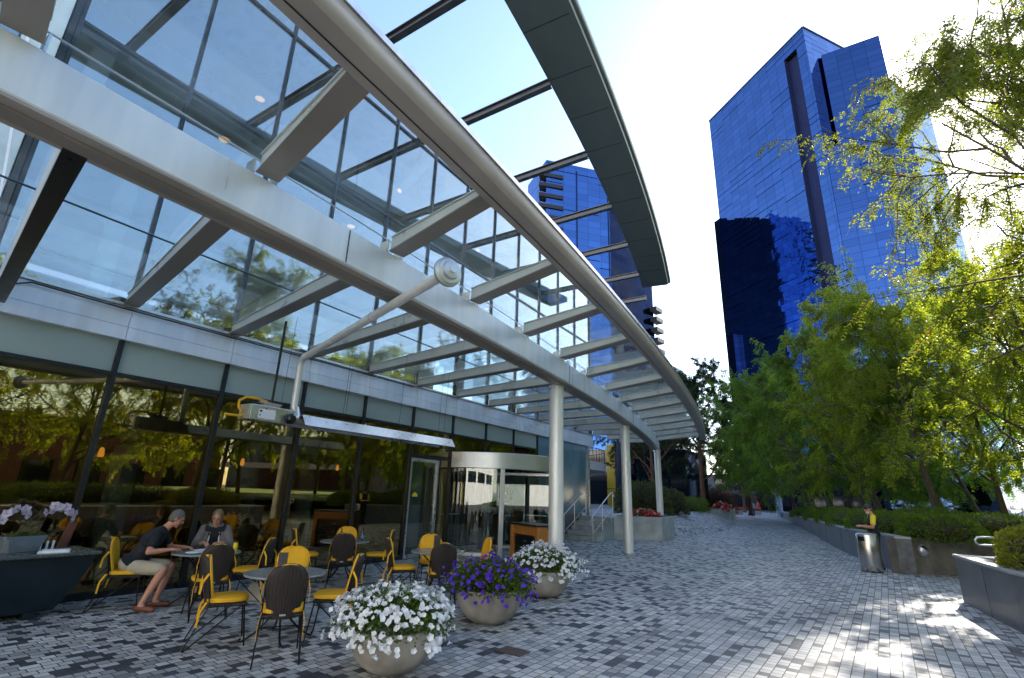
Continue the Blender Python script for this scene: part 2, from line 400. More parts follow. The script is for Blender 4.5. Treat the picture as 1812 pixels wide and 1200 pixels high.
M['dark_tower'] = tower_mat('dark_tower_wall', (.05, .06, .07), .15, 3.0, 2.0, .1, .3)

def paving_mat():
    m, nt, out = nodes('unit_pavers')
    tc = N(nt, 'ShaderNodeTexCoord'); mp = N(nt, 'ShaderNodeMapping'); mp.inputs['Rotation'].default_value = (0, 0, R_(-90 + 3.5))
    L(nt, tc.outputs['Object'], mp.inputs[0])
    br = N(nt, 'ShaderNodeTexBrick'); br.offset = .5; br.offset_frequency = 2; br.squash = 1.4; br.squash_frequency = 4
    for k, v in {'Scale': 1, 'Brick Width': .116, 'Row Height': .113, 'Mortar Size': .0055, 'Mortar Smooth': .25, 'Bias': 0}.items(): br.inputs[k].default_value = v
    br.inputs['Color1'].default_value = (0, 0, 0, 1); br.inputs['Color2'].default_value = (1, 1, 1, 1); br.inputs['Mortar'].default_value = (.5, .5, .5, 1)
    L(nt, mp.outputs[0], br.inputs['Vector'])
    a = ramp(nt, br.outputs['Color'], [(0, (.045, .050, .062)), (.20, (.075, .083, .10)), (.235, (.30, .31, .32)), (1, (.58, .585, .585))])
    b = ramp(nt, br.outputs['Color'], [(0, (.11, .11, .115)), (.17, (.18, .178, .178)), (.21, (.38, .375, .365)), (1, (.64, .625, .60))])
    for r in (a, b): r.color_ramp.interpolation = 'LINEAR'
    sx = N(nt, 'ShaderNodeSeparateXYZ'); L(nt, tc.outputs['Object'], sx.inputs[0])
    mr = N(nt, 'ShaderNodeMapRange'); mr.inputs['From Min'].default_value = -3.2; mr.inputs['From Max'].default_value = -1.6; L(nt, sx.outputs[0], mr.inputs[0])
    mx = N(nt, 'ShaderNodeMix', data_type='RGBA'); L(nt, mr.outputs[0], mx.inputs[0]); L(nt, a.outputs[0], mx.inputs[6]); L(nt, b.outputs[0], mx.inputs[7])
    nz = N(nt, 'ShaderNodeTexNoise'); nz.inputs['Scale'].default_value = .8; nz.inputs['Detail'].default_value = 9; L(nt, tc.outputs['Object'], nz.inputs['Vector'])
    st = ramp(nt, nz.outputs['Fac'], [(.28, (.62, .63, .66)), (.45, (.92, .92, .92)), (.66, (1.08, 1.08, 1.07))])
    n3 = N(nt, 'ShaderNodeTexNoise'); n3.inputs['Scale'].default_value = 70; n3.inputs['Detail'].default_value = 4; L(nt, tc.outputs['Object'], n3.inputs['Vector'])
    s3 = ramp(nt, n3.outputs['Fac'], [(.3, (.85, .85, .85)), (.7, (1.12, 1.12, 1.12))])
    m1 = N(nt, 'ShaderNodeMix', data_type='RGBA', blend_type='MULTIPLY'); m1.inputs[0].default_value = 1; L(nt, mx.outputs[2], m1.inputs[6]); L(nt, st.outputs[0], m1.inputs[7])
    m2 = N(nt, 'ShaderNodeMix', data_type='RGBA', blend_type='MULTIPLY'); m2.inputs[0].default_value = 1; L(nt, m1.outputs[2], m2.inputs[6]); L(nt, s3.outputs[0], m2.inputs[7])
    mm = N(nt, 'ShaderNodeMix', data_type='RGBA'); L(nt, br.outputs['Fac'], mm.inputs[0]); L(nt, m2.outputs[2], mm.inputs[6]); mm.inputs[7].default_value = (.035, .035, .035, 1)
    p = N(nt, 'ShaderNodeBsdfPrincipled'); p.inputs['Specular IOR Level'].default_value = .45
    rr = N(nt, 'ShaderNodeMapRange'); rr.inputs['To Min'].default_value = .42; rr.inputs['To Max'].default_value = .72; L(nt, nz.outputs['Fac'], rr.inputs[0]); L(nt, rr.outputs[0], p.inputs['Roughness'])
    L(nt, mm.outputs[2], p.inputs['Base Color'])
    inv = N(nt, 'ShaderNodeMath', operation='SUBTRACT'); inv.inputs[0].default_value = 1; L(nt, br.outputs['Fac'], inv.inputs[1])
    ad = N(nt, 'ShaderNodeMath', operation='MULTIPLY_ADD'); ad.inputs[1].default_value = .25; L(nt, br.outputs['Color'], ad.inputs[0]); L(nt, inv.outputs[0], ad.inputs[2])
    a2 = N(nt, 'ShaderNodeMath', operation='MULTIPLY_ADD'); a2.inputs[1].default_value = .25; L(nt, n3.outputs['Fac'], a2.inputs[0]); L(nt, ad.outputs[0], a2.inputs[2])
    bp = N(nt, 'ShaderNodeBump'); bp.inputs['Strength'].default_value = .5; bp.inputs['Distance'].default_value = .006; L(nt, a2.outputs[0], bp.inputs['Height']); L(nt, bp.outputs[0], p.inputs['Normal'])
    L(nt, p.outputs[0], out.inputs[0]); return m
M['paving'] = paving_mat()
EXPO = 2.05
# ------------------------------------------------------------------ camera
H = 1.72
cam_d = bpy.data.cameras.new('camera'); cam = bpy.data.objects.new('camera', cam_d); COL.objects.link(cam)
RR = np.array([[0.849, -0.132, -0.511], [0.527, 0.268, 0.807], [0.033, -0.954, 0.297]])
def ortho(vp_v, vp_f, f=878.93, pp=(906., 600.)):
    up = np.array([vp_v[0] - pp[0], vp_v[1] - pp[1], f]); up /= np.linalg.norm(up)
    fy = np.array([vp_f[0] - pp[0], vp_f[1] - pp[1], f]); fy /= np.linalg.norm(fy)
    fy = fy - up * (fy @ up); fy /= np.linalg.norm(fy); fx = np.cross(fy, up)
    return np.stack([fx, fy, up])
RW = ortho((1000., -2232.), (1485., 892.))
cam.matrix_world = Matrix(((RW[0][0], -RW[0][1], -RW[0][2], 0), (RW[1][0], -RW[1][1], -RW[1][2], 0), (RW[2][0], -RW[2][1], -RW[2][2], H), (0, 0, 0, 1)))
cam_d.sensor_width = 36; cam_d.lens = 17.462; cam_d.clip_end = 4000; cam_d.clip_start = .05
SC.camera = cam
def ray(px, py):
    return RW @ np.array([px - 906., py - 600., 878.93])
def on_z(px, py, z):
    d = ray(px, py); t = (z - H) / d[2]; return Vector((d[0] * t, d[1] * t, z))
def on_x(px, py, X):
    d = ray(px, py); t = X / d[0]; return Vector((X, d[1] * t, H + d[2] * t))

# ------------------------------------------------------------------ light
SUN_AZ, SUN_EL = 13.5, 33.2
w = bpy.data.worlds.new('World'); SC.world = w; w.use_nodes = True
nt = w.node_tree; bg = nt.nodes['Background']
sky = nt.nodes.new('ShaderNodeTexSky'); sky.sky_type = 'NISHITA'; sky.sun_disc = False
sky.sun_elevation = R_(SUN_EL); sky.sun_rotation = R_(SUN_AZ); sky.air_density = 1.0; sky.dust_density = .6; sky.ozone_density = 1.8; sky.altitude = 50
nt.links.new(sky.outputs[0], bg.inputs[0]); bg.inputs[1].default_value = .11
sd = bpy.data.lights.new('sun', 'SUN'); sd.energy = 4.5; sd.angle = R_(.53); sd.color = (1, .93, .82)
so = bpy.data.objects.new('sun', sd); COL.objects.link(so)
sdir = Vector((math.sin(R_(SUN_AZ)) * math.cos(R_(SUN_EL)), math.cos(R_(SUN_AZ)) * math.cos(R_(SUN_EL)), math.sin(R_(SUN_EL))))
so.rotation_euler = sdir.to_track_quat('Z', 'Y').to_euler(); so.location = sdir * 60
vs = SC.view_settings; vs.view_transform = 'Standard'; vs.look = 'None'; vs.exposure = EXPO; vs.gamma = 1; vs.use_curve_mapping = False
SC.cycles.use_denoising = True
SC.cycles.max_bounces = 10; SC.cycles.transparent_max_bounces = 24; SC.cycles.glossy_bounces = 4; SC.cycles.diffuse_bounces = 4
SC.cycles.caustics_reflective = False; SC.cycles.caustics_refractive = False
SC.cycles.sample_clamp_indirect = 6

# ------------------------------------------------------------------ ground
g = MB().add([(-900, -900, -.008), (900, -900, -.008), (900, 900, -.008), (-900, 900, -.008)], [(0, 1, 2, 3)]).build('ground', M['asphalt']); tag(g, kind='structure')
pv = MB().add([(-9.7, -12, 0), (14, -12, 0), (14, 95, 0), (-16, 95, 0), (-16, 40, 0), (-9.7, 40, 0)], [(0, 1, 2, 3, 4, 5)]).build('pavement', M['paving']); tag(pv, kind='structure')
# raised terrace beyond the stairs
tp = [(-9.75, 21.4), (-8.2, 21.4), (-8.2, 24.6), (-8.5, 34), (-9.2, 45.4), (-10.3, 46), (-10.3, 52), (-40, 52), (-40, 21.4)]
te = MB().prism(tp, -.1, .87).build('terrace', M['concrete']); tag(te, kind='structure')
tq = MB().add([(p[0], p[1], .874) for p in tp], [tuple(range(len(tp)))]).build('terrace_paving', M['paving']); tag(tq, kind='structure')

rp = [(-6.5, 24.61, .004), (-8.19, 24.61, .872), (-8.5, 34, .872), (-9.2, 45.4, .872), (-10.2, 46, .872), (-8.1, 50, .10), (-7.2, 46, .004), (-5.9, 34, .004)]
ra = MB().add(rp, [(7, 0, 1, 2), (7, 2, 3, 6), (6, 3, 4, 5)]).build('ramp_pavement', M['paving']); tag(ra, kind='structure')
# ------------------------------------------------------------------ pavilion building
FX = -9.75
bd = thing('glass_pavilion', 'two storey glass fronted cafe building with pale fascia band and roof beams', 'building', (FX, 8, 0))
YK = lambda k: 1.45 + 1.76 * k
Y0, Y1 = YK(-4), 22.57
DOOR = (10.29, 11.47); RC = Vector((-9.95, 14.33, 0)); RR_ = 2.3
def bar(mb, y, z0, z1, w=.07, d=.13): mb.box(FX - d / 2, FX + d / 2, y - w / 2, y + w / 2, z0, z1)
def hbar(mb, y0, y1, z, h=.06, d=.11): mb.box(FX - d / 2 + .003, FX + d / 2 - .003, y0, y1, z - h / 2, z + h / 2)
# ground floor bays
edges = [YK(k) for k in range(-4, 10)]
for a, b in zip(edges[:-1], edges[1:]):
    f = MB(); bar(f, a, 0, 3.93)
    mid = (a + b) / 2
    zb = .10
    if 10.0 < a < 11: zb = 2.62
    if 11.9 < a < 15: zb = 2.86
    hbar(f, a + .035, b - .035, 3.37)
    if zb < 1: hbar(f, a + .035, b - .035, .05, .1)
    elif a < 11: hbar(f, a + .035, b - .035, 2.62)
    else: hbar(f, a + .035, b - .035, 2.90)
    wf = f.build('window', M['dark'], bd)
    MB().box(FX - .012, FX + .012, a + .035, b - .035, 3.40, 3.93).build('spandrel_panel', M['spandrel'], wf)
    if a > 15: a2 = 16.70
    else: a2 = a + .035
    MB().box(FX - .008, FX + .008, a2, b - .035, zb if zb < 1 else zb + .06, 3.34).build('pane', M['glass_low'], wf)
    if zb == 2.62:   # beside the door
        MB().box(FX - .008, FX + .008, DOOR[1] + .04, b - .035, .10, 2.58).build('pane', M['glass_low'], wf)
for y, z, w_ in ((edges[-1], 3.93, .07), (16.67, 2.86, .07), (DOOR[1] + .03, 2.58, .05)):
    f = MB(); bar(f, y, 0, z, w_); f.build('mullion', M['dark'], bd)
# door
d = MB()
for y in (DOOR[0] + .035, DOOR[1] - .035): d.box(FX - .03, FX + .055, y - .035, y + .035, .015, 2.55)
d.box(FX - .03, FX + .05, DOOR[0] + .07, DOOR[1] - .07, 2.47, 2.55); d.box(FX - .03, FX + .05, DOOR[0] + .07, DOOR[1] - .07, .015, .10)
dr = d.build('door', M['silver'], bd, bevel=.004)
MB().box(FX - .006, FX + .006, DOOR[0] + .07, DOOR[1] - .07, .10, 2.47).build('pane', M['glass_door'], dr)
MB().tube([(FX + .03, DOOR[1] - .17, .85), (FX + .10, DOOR[1] - .17, .88), (FX + .10, DOOR[1] - .17, 1.32), (FX + .03, DOOR[1] - .17, 1.35)], .014, 8).build('handle', M['steel'], dr, True)
st = MB().lathe([(0.0001, .02), (.12, .02), (.12, .012)], 28, (0, 0, 0), Matrix.Rotation(R_(90), 3, 'Y'), 0, math.pi)
for i, (mm, rot) in enumerate((('vestyellow', 90), ('navy', -90))):
    s = MB(); n = 20
    s.add([(FX + .012, DOOR[0] + .30, 1.55)] + [(FX + .012, DOOR[0] + .30 + .11 * math.cos(R_(180 * k / n + (0 if i == 0 else 180))), 1.55 + .11 * math.sin(R_(180 * k / n + (0 if i == 0 else 180)))) for k in range(n + 1)], [tuple([0] + list(range(1, n + 2)))])
    s.build('door_sticker', M[mm], dr)
# revolving door
arc = lambda a0, a1, r, n: [(RC.x + r * math.cos(R_(a0 + (a1 - a0) * i / n)), RC.y + r * math.sin(R_(a0 + (a1 - a0) * i / n))) for i in range(n + 1)]
o_, i_ = arc(-86, 86, RR_ + .04, 30), arc(86, -86, RR_ - .30, 30)
hd = MB().prism(o_ + i_, 2.40, 2.86).build('revolving_door', M['steel'], bd, True, .01)
o2 = arc(-86, 86, RR_ - .3, 30)
MB().prism(o2, 2.78, 2.84).build('drum_roof', M['dark'], hd)
for s in (-1, 1):
    MB().prism(arc(s * 47, s * 85, RR_ - .06, 12) + arc(s * 85, s * 47, RR_ - .072, 12), .08, 2.40).build('curved_pane', M['glass_door'], hd, True)
    MB().prism(arc(s * 47, s * 85, RR_ - .02, 12) + arc(s * 85, s * 47, RR_ - .11, 12), .0, .08).build('base_rail', M['steel'], hd)
    a = R_(s * 44.5); MB().beam((RC.x + RR_ * math.cos(a), RC.y + RR_ * math.sin(a), 0), (RC.x + RR_ * math.cos(a), RC.y + RR_ * math.sin(a), 2.40), .13, .13, up=(math.cos(a), math.sin(a), 0)).build('post', M['steel'], hd, bevel=.012)
    a = R_(s * 85); MB().beam((RC.x + RR_ * math.cos(a), RC.y + RR_ * math.sin(a), 0), (RC.x + RR_ * math.cos(a), RC.y + RR_ * math.sin(a), 2.40), .07, .09, up=(math.cos(a), math.sin(a), 0)).build('post', M['silver'], hd)
for k in range(3):
    a = R_(20 + 120 * k); q = Vector((math.cos(a), math.sin(a), 0)); l = MB()
    e = RC + q * (RR_ - .16); s0 = RC + q * .06
    for p in (s0, e): l.beam((p.x, p.y, .02), (p.x, p.y, 2.36), .045, .06, up=q)
    for z in (.06, 2.33): l.beam(s0 + q * .03 + Vector((0, 0, z)), e - q * .03 + Vector((0, 0, z)), .04, .08)
    wing = l.build('door_wing', M['silver'], hd)
    MB().beam(s0 + q * .03 + Vector((0, 0, 1.2)), e - q * .03 + Vector((0, 0, 1.2)), .01, 2.18).build('pane', M['glass_door'], wing)
    hp = RC + q * (RR_ - .55); sd_ = Vector((-q.y, q.x, 0)) * .07
    MB().beam(hp - q * .5 + sd_ + Vector((0, 0, 1.05)), hp + q * .25 + sd_ + Vector((0, 0, 1.05)), .03, .03).build('push_bar', M['steel'], wing)
MB().box(RC.x + RR_ + .03, RC.x + RR_ + .10, RC.y + 1.28, RC.y + 1.38, 2.52, 2.62, rotz(R_(34)), (0, 0, 0)) if False else None
a = R_(36); MB().beam((RC.x + (RR_ + .03) * math.cos(a), RC.y + (RR_ + .03) * math.sin(a), 2.5), (RC.x + (RR_ + .03) * math.cos(a), RC.y + (RR_ + .03) * math.sin(a), 2.6), .1, .07, up=(math.cos(a), math.sin(a), 0)).build('motion_sensor', M['black'], hd)
# fascia in panels with open joints
fa = MB()
ye = [YK(k) for k in range(-4, 13)]
for a, b in zip(ye[:-1], ye[1:]):
    fa.box(FX - .05, FX + .12, a + .004, b - .004, 4.155, 4.48)
    fa.box(FX - .05, FX + .135, a + .004, b - .004, 3.93, 4.147)
fa.build('fascia', M['fascia'], bd, bevel=.006)
MB().box(FX - .04, FX + .07, Y0, Y1 - .01, 3.935, 4.47).build('fascia_backing', M['dark'], bd)
MB().box(FX - .04, FX + .16, Y0, Y1 - .01, 4.485, 4.53).build('gutter', M['steel'], bd)
bw = MB()
for a, b in ((17.33, 19.05), (19.06, 20.55), (20.56, 22.05)): bw.box(FX - .03, FX + .03, a, b, 1.0, 3.92)
bw.build('blue_wall_panel', M['bluewall'], bd, bevel=.004)
MB().box(FX - .2, FX + .05, 17.33, 21.4, 0, .99).build('plinth', M['granite'], bd)
MB().box(FX - .09, FX + .10, 22.06, 22.2, .87, 3.92).build('corner_post', M['silver'], bd)
# upper storey
ue = [YK(k) for k in range(-4, 13)]
for i, (a, b) in enumerate(zip(ue[:-1], ue[1:])):
    if i == 3: b = .9
    f = MB(); bar(f, a, 4.53, 12.68, .055, .12)
    hbar(f, a + .028, b - .028, 9.08, .06); hbar(f, a + .028, b - .028, 12.17, .07)
    wf = f.build('window', M['dark'], bd)
    for z0, z1 in ((4.53, 9.05), (9.11, 12.135), (12.205, 12.68)):
        MB().box(FX - .01, FX + .01, a + .028, b - .028, z0, z1).build('pane', M['glass_up'], wf)
for y in (ue[-1], 1.37):
    f = MB(); bar(f, y, 4.53, 12.68, .08); f.build('mullion', M['dark'], bd)
MB().box(FX - .06, FX + .04, .9, 1.31, 4.54, 12.68).build('white_panel', M['white'], bd)
MB().box(-24, FX + .06, Y0, Y1 + .05, 12.69, 12.98).build('roof', M['fascia'], bd, bevel=.02)
f = MB()
for i, y in enumerate(np.arange(FX - 1.3, -16, -1.7)): f.box(y - .03, y + .03, 22.54, 22.60, 4.53, 12.68)
f.box(-17, FX - .07, 22.53, 22.61, 9.05, 9.11); f.build('end_mullion', M['dark'], bd)
MB().box(-17, FX - .07, 22.565, 22.585, 4.53, 12.68).build('end_pane', M['glass_up'], bd)
for k in range(-1, 8):
    y = 3.13 + 3.27 * k
    xi = -4.60 - (y + 3) ** 2 / 270
    bm = MB().beam((-17, y, 12.62), (xi, y, 12.62), .17, .025).beam((-17, y, 12.40), (xi, y, 12.40), .17, .025).beam((-17, y, 12.51), (xi, y, 12.51), .03, .19)
    bm.build('roof_beam', M['strut'], bd)
# eyebrow: curved sun visor carried on the roof beams
rows = []
for y in np.linspace(-5, 24.7, 46):
    xi = -4.65 - (y + 3) ** 2 / 270; dx = -2 * (y + 3) / 270
    n = Vector((1, -dx, 0)).normalized()
    p = Vector((xi, y, 0)); W = 1.36
    pr = [(0, 12.58), (W - .12, 12.60), (W - .04, 12.62), (W, 12.68), (W + .01, 12.78), (W - .04, 12.88), (W - .14, 12.93), (0, 12.88)]
    rows.append([p + n * u + Vector((0, 0, z)) for u, z in pr])
MB().sweep(rows).build('sun_visor', M['eyebrow'], bd, True)
er = MB(); pts = []
for y in np.linspace(-5, 24.7, 46):
    xi = -4.65 - (y + 3) ** 2 / 270; dx = -2 * (y + 3) / 270; n = Vector((1, -dx, 0)).normalized(); pts.append(Vector((xi, y, 12.77)) + n * 1.37)
er.tube(pts, .10, 10).build('visor_edge', M['eyebrow_edge'], bd, True)
for y in np.arange(-3.4, 24.5, 1.63):
    xi = -4.65 - (y + 3) ** 2 / 270; dx = -2 * (y + 3) / 270; n = Vector((1, -dx, 0)).normalized(); p = Vector((xi, y, 12.579))
    MB().beam(p + n * .01, p + n * 1.22 + Vector((0, 0, .018)), .018, .006).build('visor_joint', M['black'], bd)
# interior
MB().box(-20, FX - .08, Y0, 17.3, -.05, .012).build('cafe_floor', M['infloor'], bd)
MB().box(-20, FX - .1, Y0, Y1, 3.45, 3.55).build('cafe_ceiling', M['inwall2'], bd)
MB().box(-20.2, -20, Y0, Y1, 0, 12.6).build('back_wall', M['inwall'], bd)
MB().box(-20, FX - .1, Y0 - .2, Y0, 0, 12.6).build('side_wall', M['inwall'], bd)
MB().box(-20, FX - .1, 17.35, 17.5, .0, 3.44).build('partition_wall', M['inwall'], bd)
MB().box(-20, FX - .1, Y0, Y1 - .1, 4.0, 4.4).build('upper_floor', M['inwall2'], bd)
rows = []
for y in np.linspace(Y0 + .1, 22.3, 20):
    x = -11.25 + .0016 * (y - 8) ** 2
    rows.append([Vector((x, y, 10.05)), Vector((x, y, 10.9)), Vector((x - .25, y, 10.9)), Vector((x - .25, y, 10.05))])
MB().sweep(rows).build('bulkhead', M['olive'], bd)
MB().box(-19.9, -11.3, Y0 + .1, 22.3, 10.07, 10.14).build('low_ceiling', M['ceil'], bd)
MB().box(-19.9, -10.3, Y0 + .1, 22.3, 12.66, 12.68).build('high_ceiling', M['ceil'], bd)
for k in range(5):
    y = 2.0 + 4.1 * k
    MB().lathe([(.19, 4.41), (.19, 10.05)], 20, (-12.6, y + 1.5, 0)).build('upper_column', M['inwall2'], bd, True)
    MB().lathe([(.22, .013), (.22, 3.44)], 20, (-11.6, y + 2.4, 0)).build('cafe_column', M['inwall2'], bd, True)
dl = [on_z(460, 175, 12.65), on_z(397, 247, 10.06)]
for x, y in ((-13, 2), (-13.4, 7.2), (-12.6, 9.5), (-13, 12.5), (-12.4, 15), (-13, 18)): dl.append(Vector((x, y, 10.06)))
for p in dl:
    c = MB().lathe([(.13, -.004), (.18, -.02), (.18, .01)], 20, p).build('downlight', M['steel'], bd, True)
    MB().lathe([(.0001, -.003), (.13, -.003)], 16, p).build('bulb', M['lamp'], c)
for px, py in ((706, 338), (783, 398), (845, 443)):
    p = on_x(px, py, -11.2); c = MB().ell((p.x + .03, p.y, p.z), (.05, .10, .07), 12).build('wall_light', M['lamp'], bd, True)
for x, y, z in ((-13.4, 4.6, 2.25), (-14.5, 8.4, 2.3), (-16, 13, 2.4)):
    c = MB().tube([(x, y, z + .14), (x, y, 3.45)], .006, 5).build('pendant_cord', M['black'], bd)
    MB().lathe([(.02, .14), (.045, .10), (.06, 0), (.05, -.06), (.0001, -.07)], 16, (x, y, z)).build('lamp_shade', M['pend'], c, True)
for x, y0, y1, z0, z1, m in ((-19.6, 3, 5, .1, 2.6, 'wood'), (-19.6, 8.6, 9.2, .1, 2.6, 'wood'), (-16.5, 11, 11.4, .1, 3.0, 'wood'), (-18.5, -2, 1.0, .2, 2.2, 'tanwall')):
    MB().box(x - .1, x + .1, y0, y1, z0, z1).build('wood_panel', M[m], bd)
MB().box(-14.6, -13.9, 5.5, 10.5, .013, 1.1).box(-14.7, -13.8, 5.4, 10.6, 1.1, 1.15).build('bar_counter', M['wood'], bd)
MB().box(-10.3, -10.24, 3.3, 9.2, 2.30, 2.42).build('track_rail', M['black'], bd)
# cable along the fascia
cb = [(FX + .16, -3, 4.10), (FX + .16, 1.55, 4.10), (FX + .17, 1.62, 4.30), (FX + .17, 1.9, 4.44), (FX + .17, 3.0, 4.43), (FX + .17, 10, 4.44)]
MB().tube(cb, .012, 6).build('conduit', M['iron'], bd, True)
MB().box(FX + .12, FX + .22, 1.46, 1.62, 4.20, 4.36).build('junction_box', M['silver'], bd, bevel=.01)

# ------------------------------------------------------------------ canopy
cn = thing('glass_canopy', 'curved glass and steel entrance canopy on three round columns in front of the cafe', 'canopy', (-5, 9.7, 0))
bx = lambda y: -4.17 - (y + 1.0) ** 2 / 222.
exx = lambda y: -2.28 - (y + 3.2) ** 2 / 296.
def curve_rows(fx, prof, y0, y1, n):
    rows = []
    for y in np.linspace(y0, y1, n):
        dx = (fx(y + .01) - fx(y - .01)) / .02; nn = Vector((1, -dx, 0)).normalized(); p = Vector((fx(y), y, 0))
        rows.append([p + nn * u + Vector((0, 0, z)) for u, z in prof])
    return rows
# box girder with a lip at the soffit
MB().sweep(curve_rows(bx, [(-.36, 4.07), (-.015, 4.07), (0, 4.085), (0, 4.485), (-.015, 4.50), (-.36, 4.50)], -5, 26.6, 40)).build('main_beam', M['beam'], cn, True)
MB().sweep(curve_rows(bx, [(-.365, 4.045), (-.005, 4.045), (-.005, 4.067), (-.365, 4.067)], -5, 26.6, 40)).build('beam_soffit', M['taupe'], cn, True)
for u in (-.045, -.235):
    pass
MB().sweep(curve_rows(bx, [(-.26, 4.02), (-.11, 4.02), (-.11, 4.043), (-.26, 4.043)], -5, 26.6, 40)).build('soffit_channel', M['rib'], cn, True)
for y in (9.75, 16.5, 3.2):
    dx = -2 * (y + 1.0) / 222.; nn = Vector((1, -dx, 0)).normalized(); p = Vector((bx(y), y, 0)) + nn * .002
    MB().beam(p + Vector((0, 0, 4.09)), p + Vector((0, 0, 4.48)), .012, .006, up=nn).build('beam_joint', M['dark'], cn)
# curved outer edge
MB().sweep(curve_rows(exx, [(-.27, 4.62), (-.03, 4.62), (-.0, 4.65), (.02, 4.78), (.0, 4.83), (-.27, 4.83)], -5, 27.0, 60)).build('edge_beam', M['taupe'], cn, True)
MB().sweep(curve_rows(exx, [(-.01, 4.79), (.035, 4.79), (.035, 4.845), (-.01, 4.845)], -5, 27.0, 60)).build('edge_trim', M['silver'], cn, True)
MB().sweep(curve_rows(exx, [(-.185, 4.612), (-.175, 4.612), (-.175, 4.619), (-.185, 4.619)], -5, 27.0, 60)).build('edge_groove', M['dark'], cn)
ribs = [3.16 + 1.77 * k for k in range(-4, 15)]
rx = lambda y0, x: y0 - .18 * (x + 9.75)
def at_curve(y0, fx, off=0):
    x = -5
    for _ in range(12): x = fx(rx(y0, x)) + off
    return Vector((x, rx(y0, x), 0))
def rib(a, b, za0, za1, zb0, zb1, w):
    """tapered rib from a to b: bottom flange za0/zb0, top za1/zb1"""
    d = (b - a).normalized(); s = Vector((-d.y, d.x, 0))
    mb = MB()
    def blk(z0a, z1a, z0b, z1b, ww):
        o = s * ww / 2
        vs = [a - o + Vector((0, 0, z0a)), a + o + Vector((0, 0, z0a)), a + o + Vector((0, 0, z1a)), a - o + Vector((0, 0, z1a)),
              b - o + Vector((0, 0, z0b)), b + o + Vector((0, 0, z0b)), b + o + Vector((0, 0, z1b)), b - o + Vector((0, 0, z1b))]
        mb.add(vs, [(0, 3, 2, 1), (4, 5, 6, 7), (0, 1, 5, 4), (1, 2, 6, 5), (2, 3, 7, 6), (3, 0, 4, 7)])
    blk(za0, za0 + .02, zb0, zb0 + .02, w)
    blk(za0 + .02, za1 - .015, zb0 + .02, zb1 - .015, w * .82)
    blk(za1 - .015, za1, zb1 - .015, zb1, w)
    return mb
for i, y0 in enumerate(ribs):
    B_in = at_curve(y0, bx, -.365); B_out = at_curve(y0, bx, .003); E_ = at_curve(y0, exx, -.272); F_ = Vector((FX + .165, y0, 0))
    if B_in.y > 26.5: continue
    if abs(y0 - 1.39) > .1:
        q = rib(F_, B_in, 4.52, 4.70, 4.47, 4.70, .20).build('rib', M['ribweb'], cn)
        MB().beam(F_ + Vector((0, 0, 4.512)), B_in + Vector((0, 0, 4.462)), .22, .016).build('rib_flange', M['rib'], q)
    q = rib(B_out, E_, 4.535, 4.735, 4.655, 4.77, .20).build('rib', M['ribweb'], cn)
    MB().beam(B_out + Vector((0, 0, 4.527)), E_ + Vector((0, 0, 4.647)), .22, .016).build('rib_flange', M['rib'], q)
    for sg in (-1, 1):
        MB().box(B_out.x - .16, B_out.x - .02, B_out.y + sg * .125 - .008, B_out.y + sg * .125 + .008, 4.503, 4.66).build('rib_bracket', M['silver'], cn)
    if i + 1 < len(ribs):
        y1 = ribs[i + 1]
        B2i = at_curve(y1, bx, -.18); E2 = at_curve(y1, exx, -.05); F2 = Vector((FX + .17, y1, 0)); Bi = at_curve(y0, bx, -.18); Ee = at_curve(y0, exx, -.05); Fi = Vector((FX + .17, y0, 0))
        if B2i.y > 26.6: continue
        def pane(a, b, c, d2, z):
            e = Vector((0, .012, 0)); q = [(a + e, z[0]), (b + e, z[1]), (c - e, z[1]), (d2 - e, z[0])]
            vs = [p + Vector((0, 0, zz)) for p, zz in q] + [p + Vector((0, 0, zz + .016)) for p, zz in q]
            MB().add(vs, [(3, 2, 1, 0), (4, 5, 6, 7), (0, 1, 5, 4), (1, 2, 6, 5), (2, 3, 7, 6), (3, 0, 4, 7)]).build('canopy_pane', M['glass_roof'], cn)
        if True:
            mI = (Bi + Fi) / 2; mO = (B2i + F2) / 2; ex = Vector((.008, 0, 0))
            pane(Fi, mI - ex, mO - ex, F2, (4.706, 4.725)); pane(mI + ex, Bi, B2i, mO + ex, (4.725, 4.745))
            MB().beam(mI + Vector((0, 0, 4.717)), mO + Vector((0, 0, 4.717)), .03, .012).build('pane_joint', M['dark'], cn)
        pane(Bi, Ee, E2, B2i, (4.752, 4.79))
# cross girder closing the first bay
A1 = Vector((-4.45, .72, 0)); A2 = Vector((FX + .17, 1.47, 0))
gd_ = MB().beam(A2 + Vector((0, .14, 4.37)), A1 + Vector((0, .14, 4.37)), .12, .60).build('cross_girder', M['fascia'], cn, bevel=.008)
MB().beam(A2 + Vector((0, .16, 4.055)), A1 + Vector((0, .16, 4.055)), .15, .024).build('girder_soffit', M['dark'], gd_)
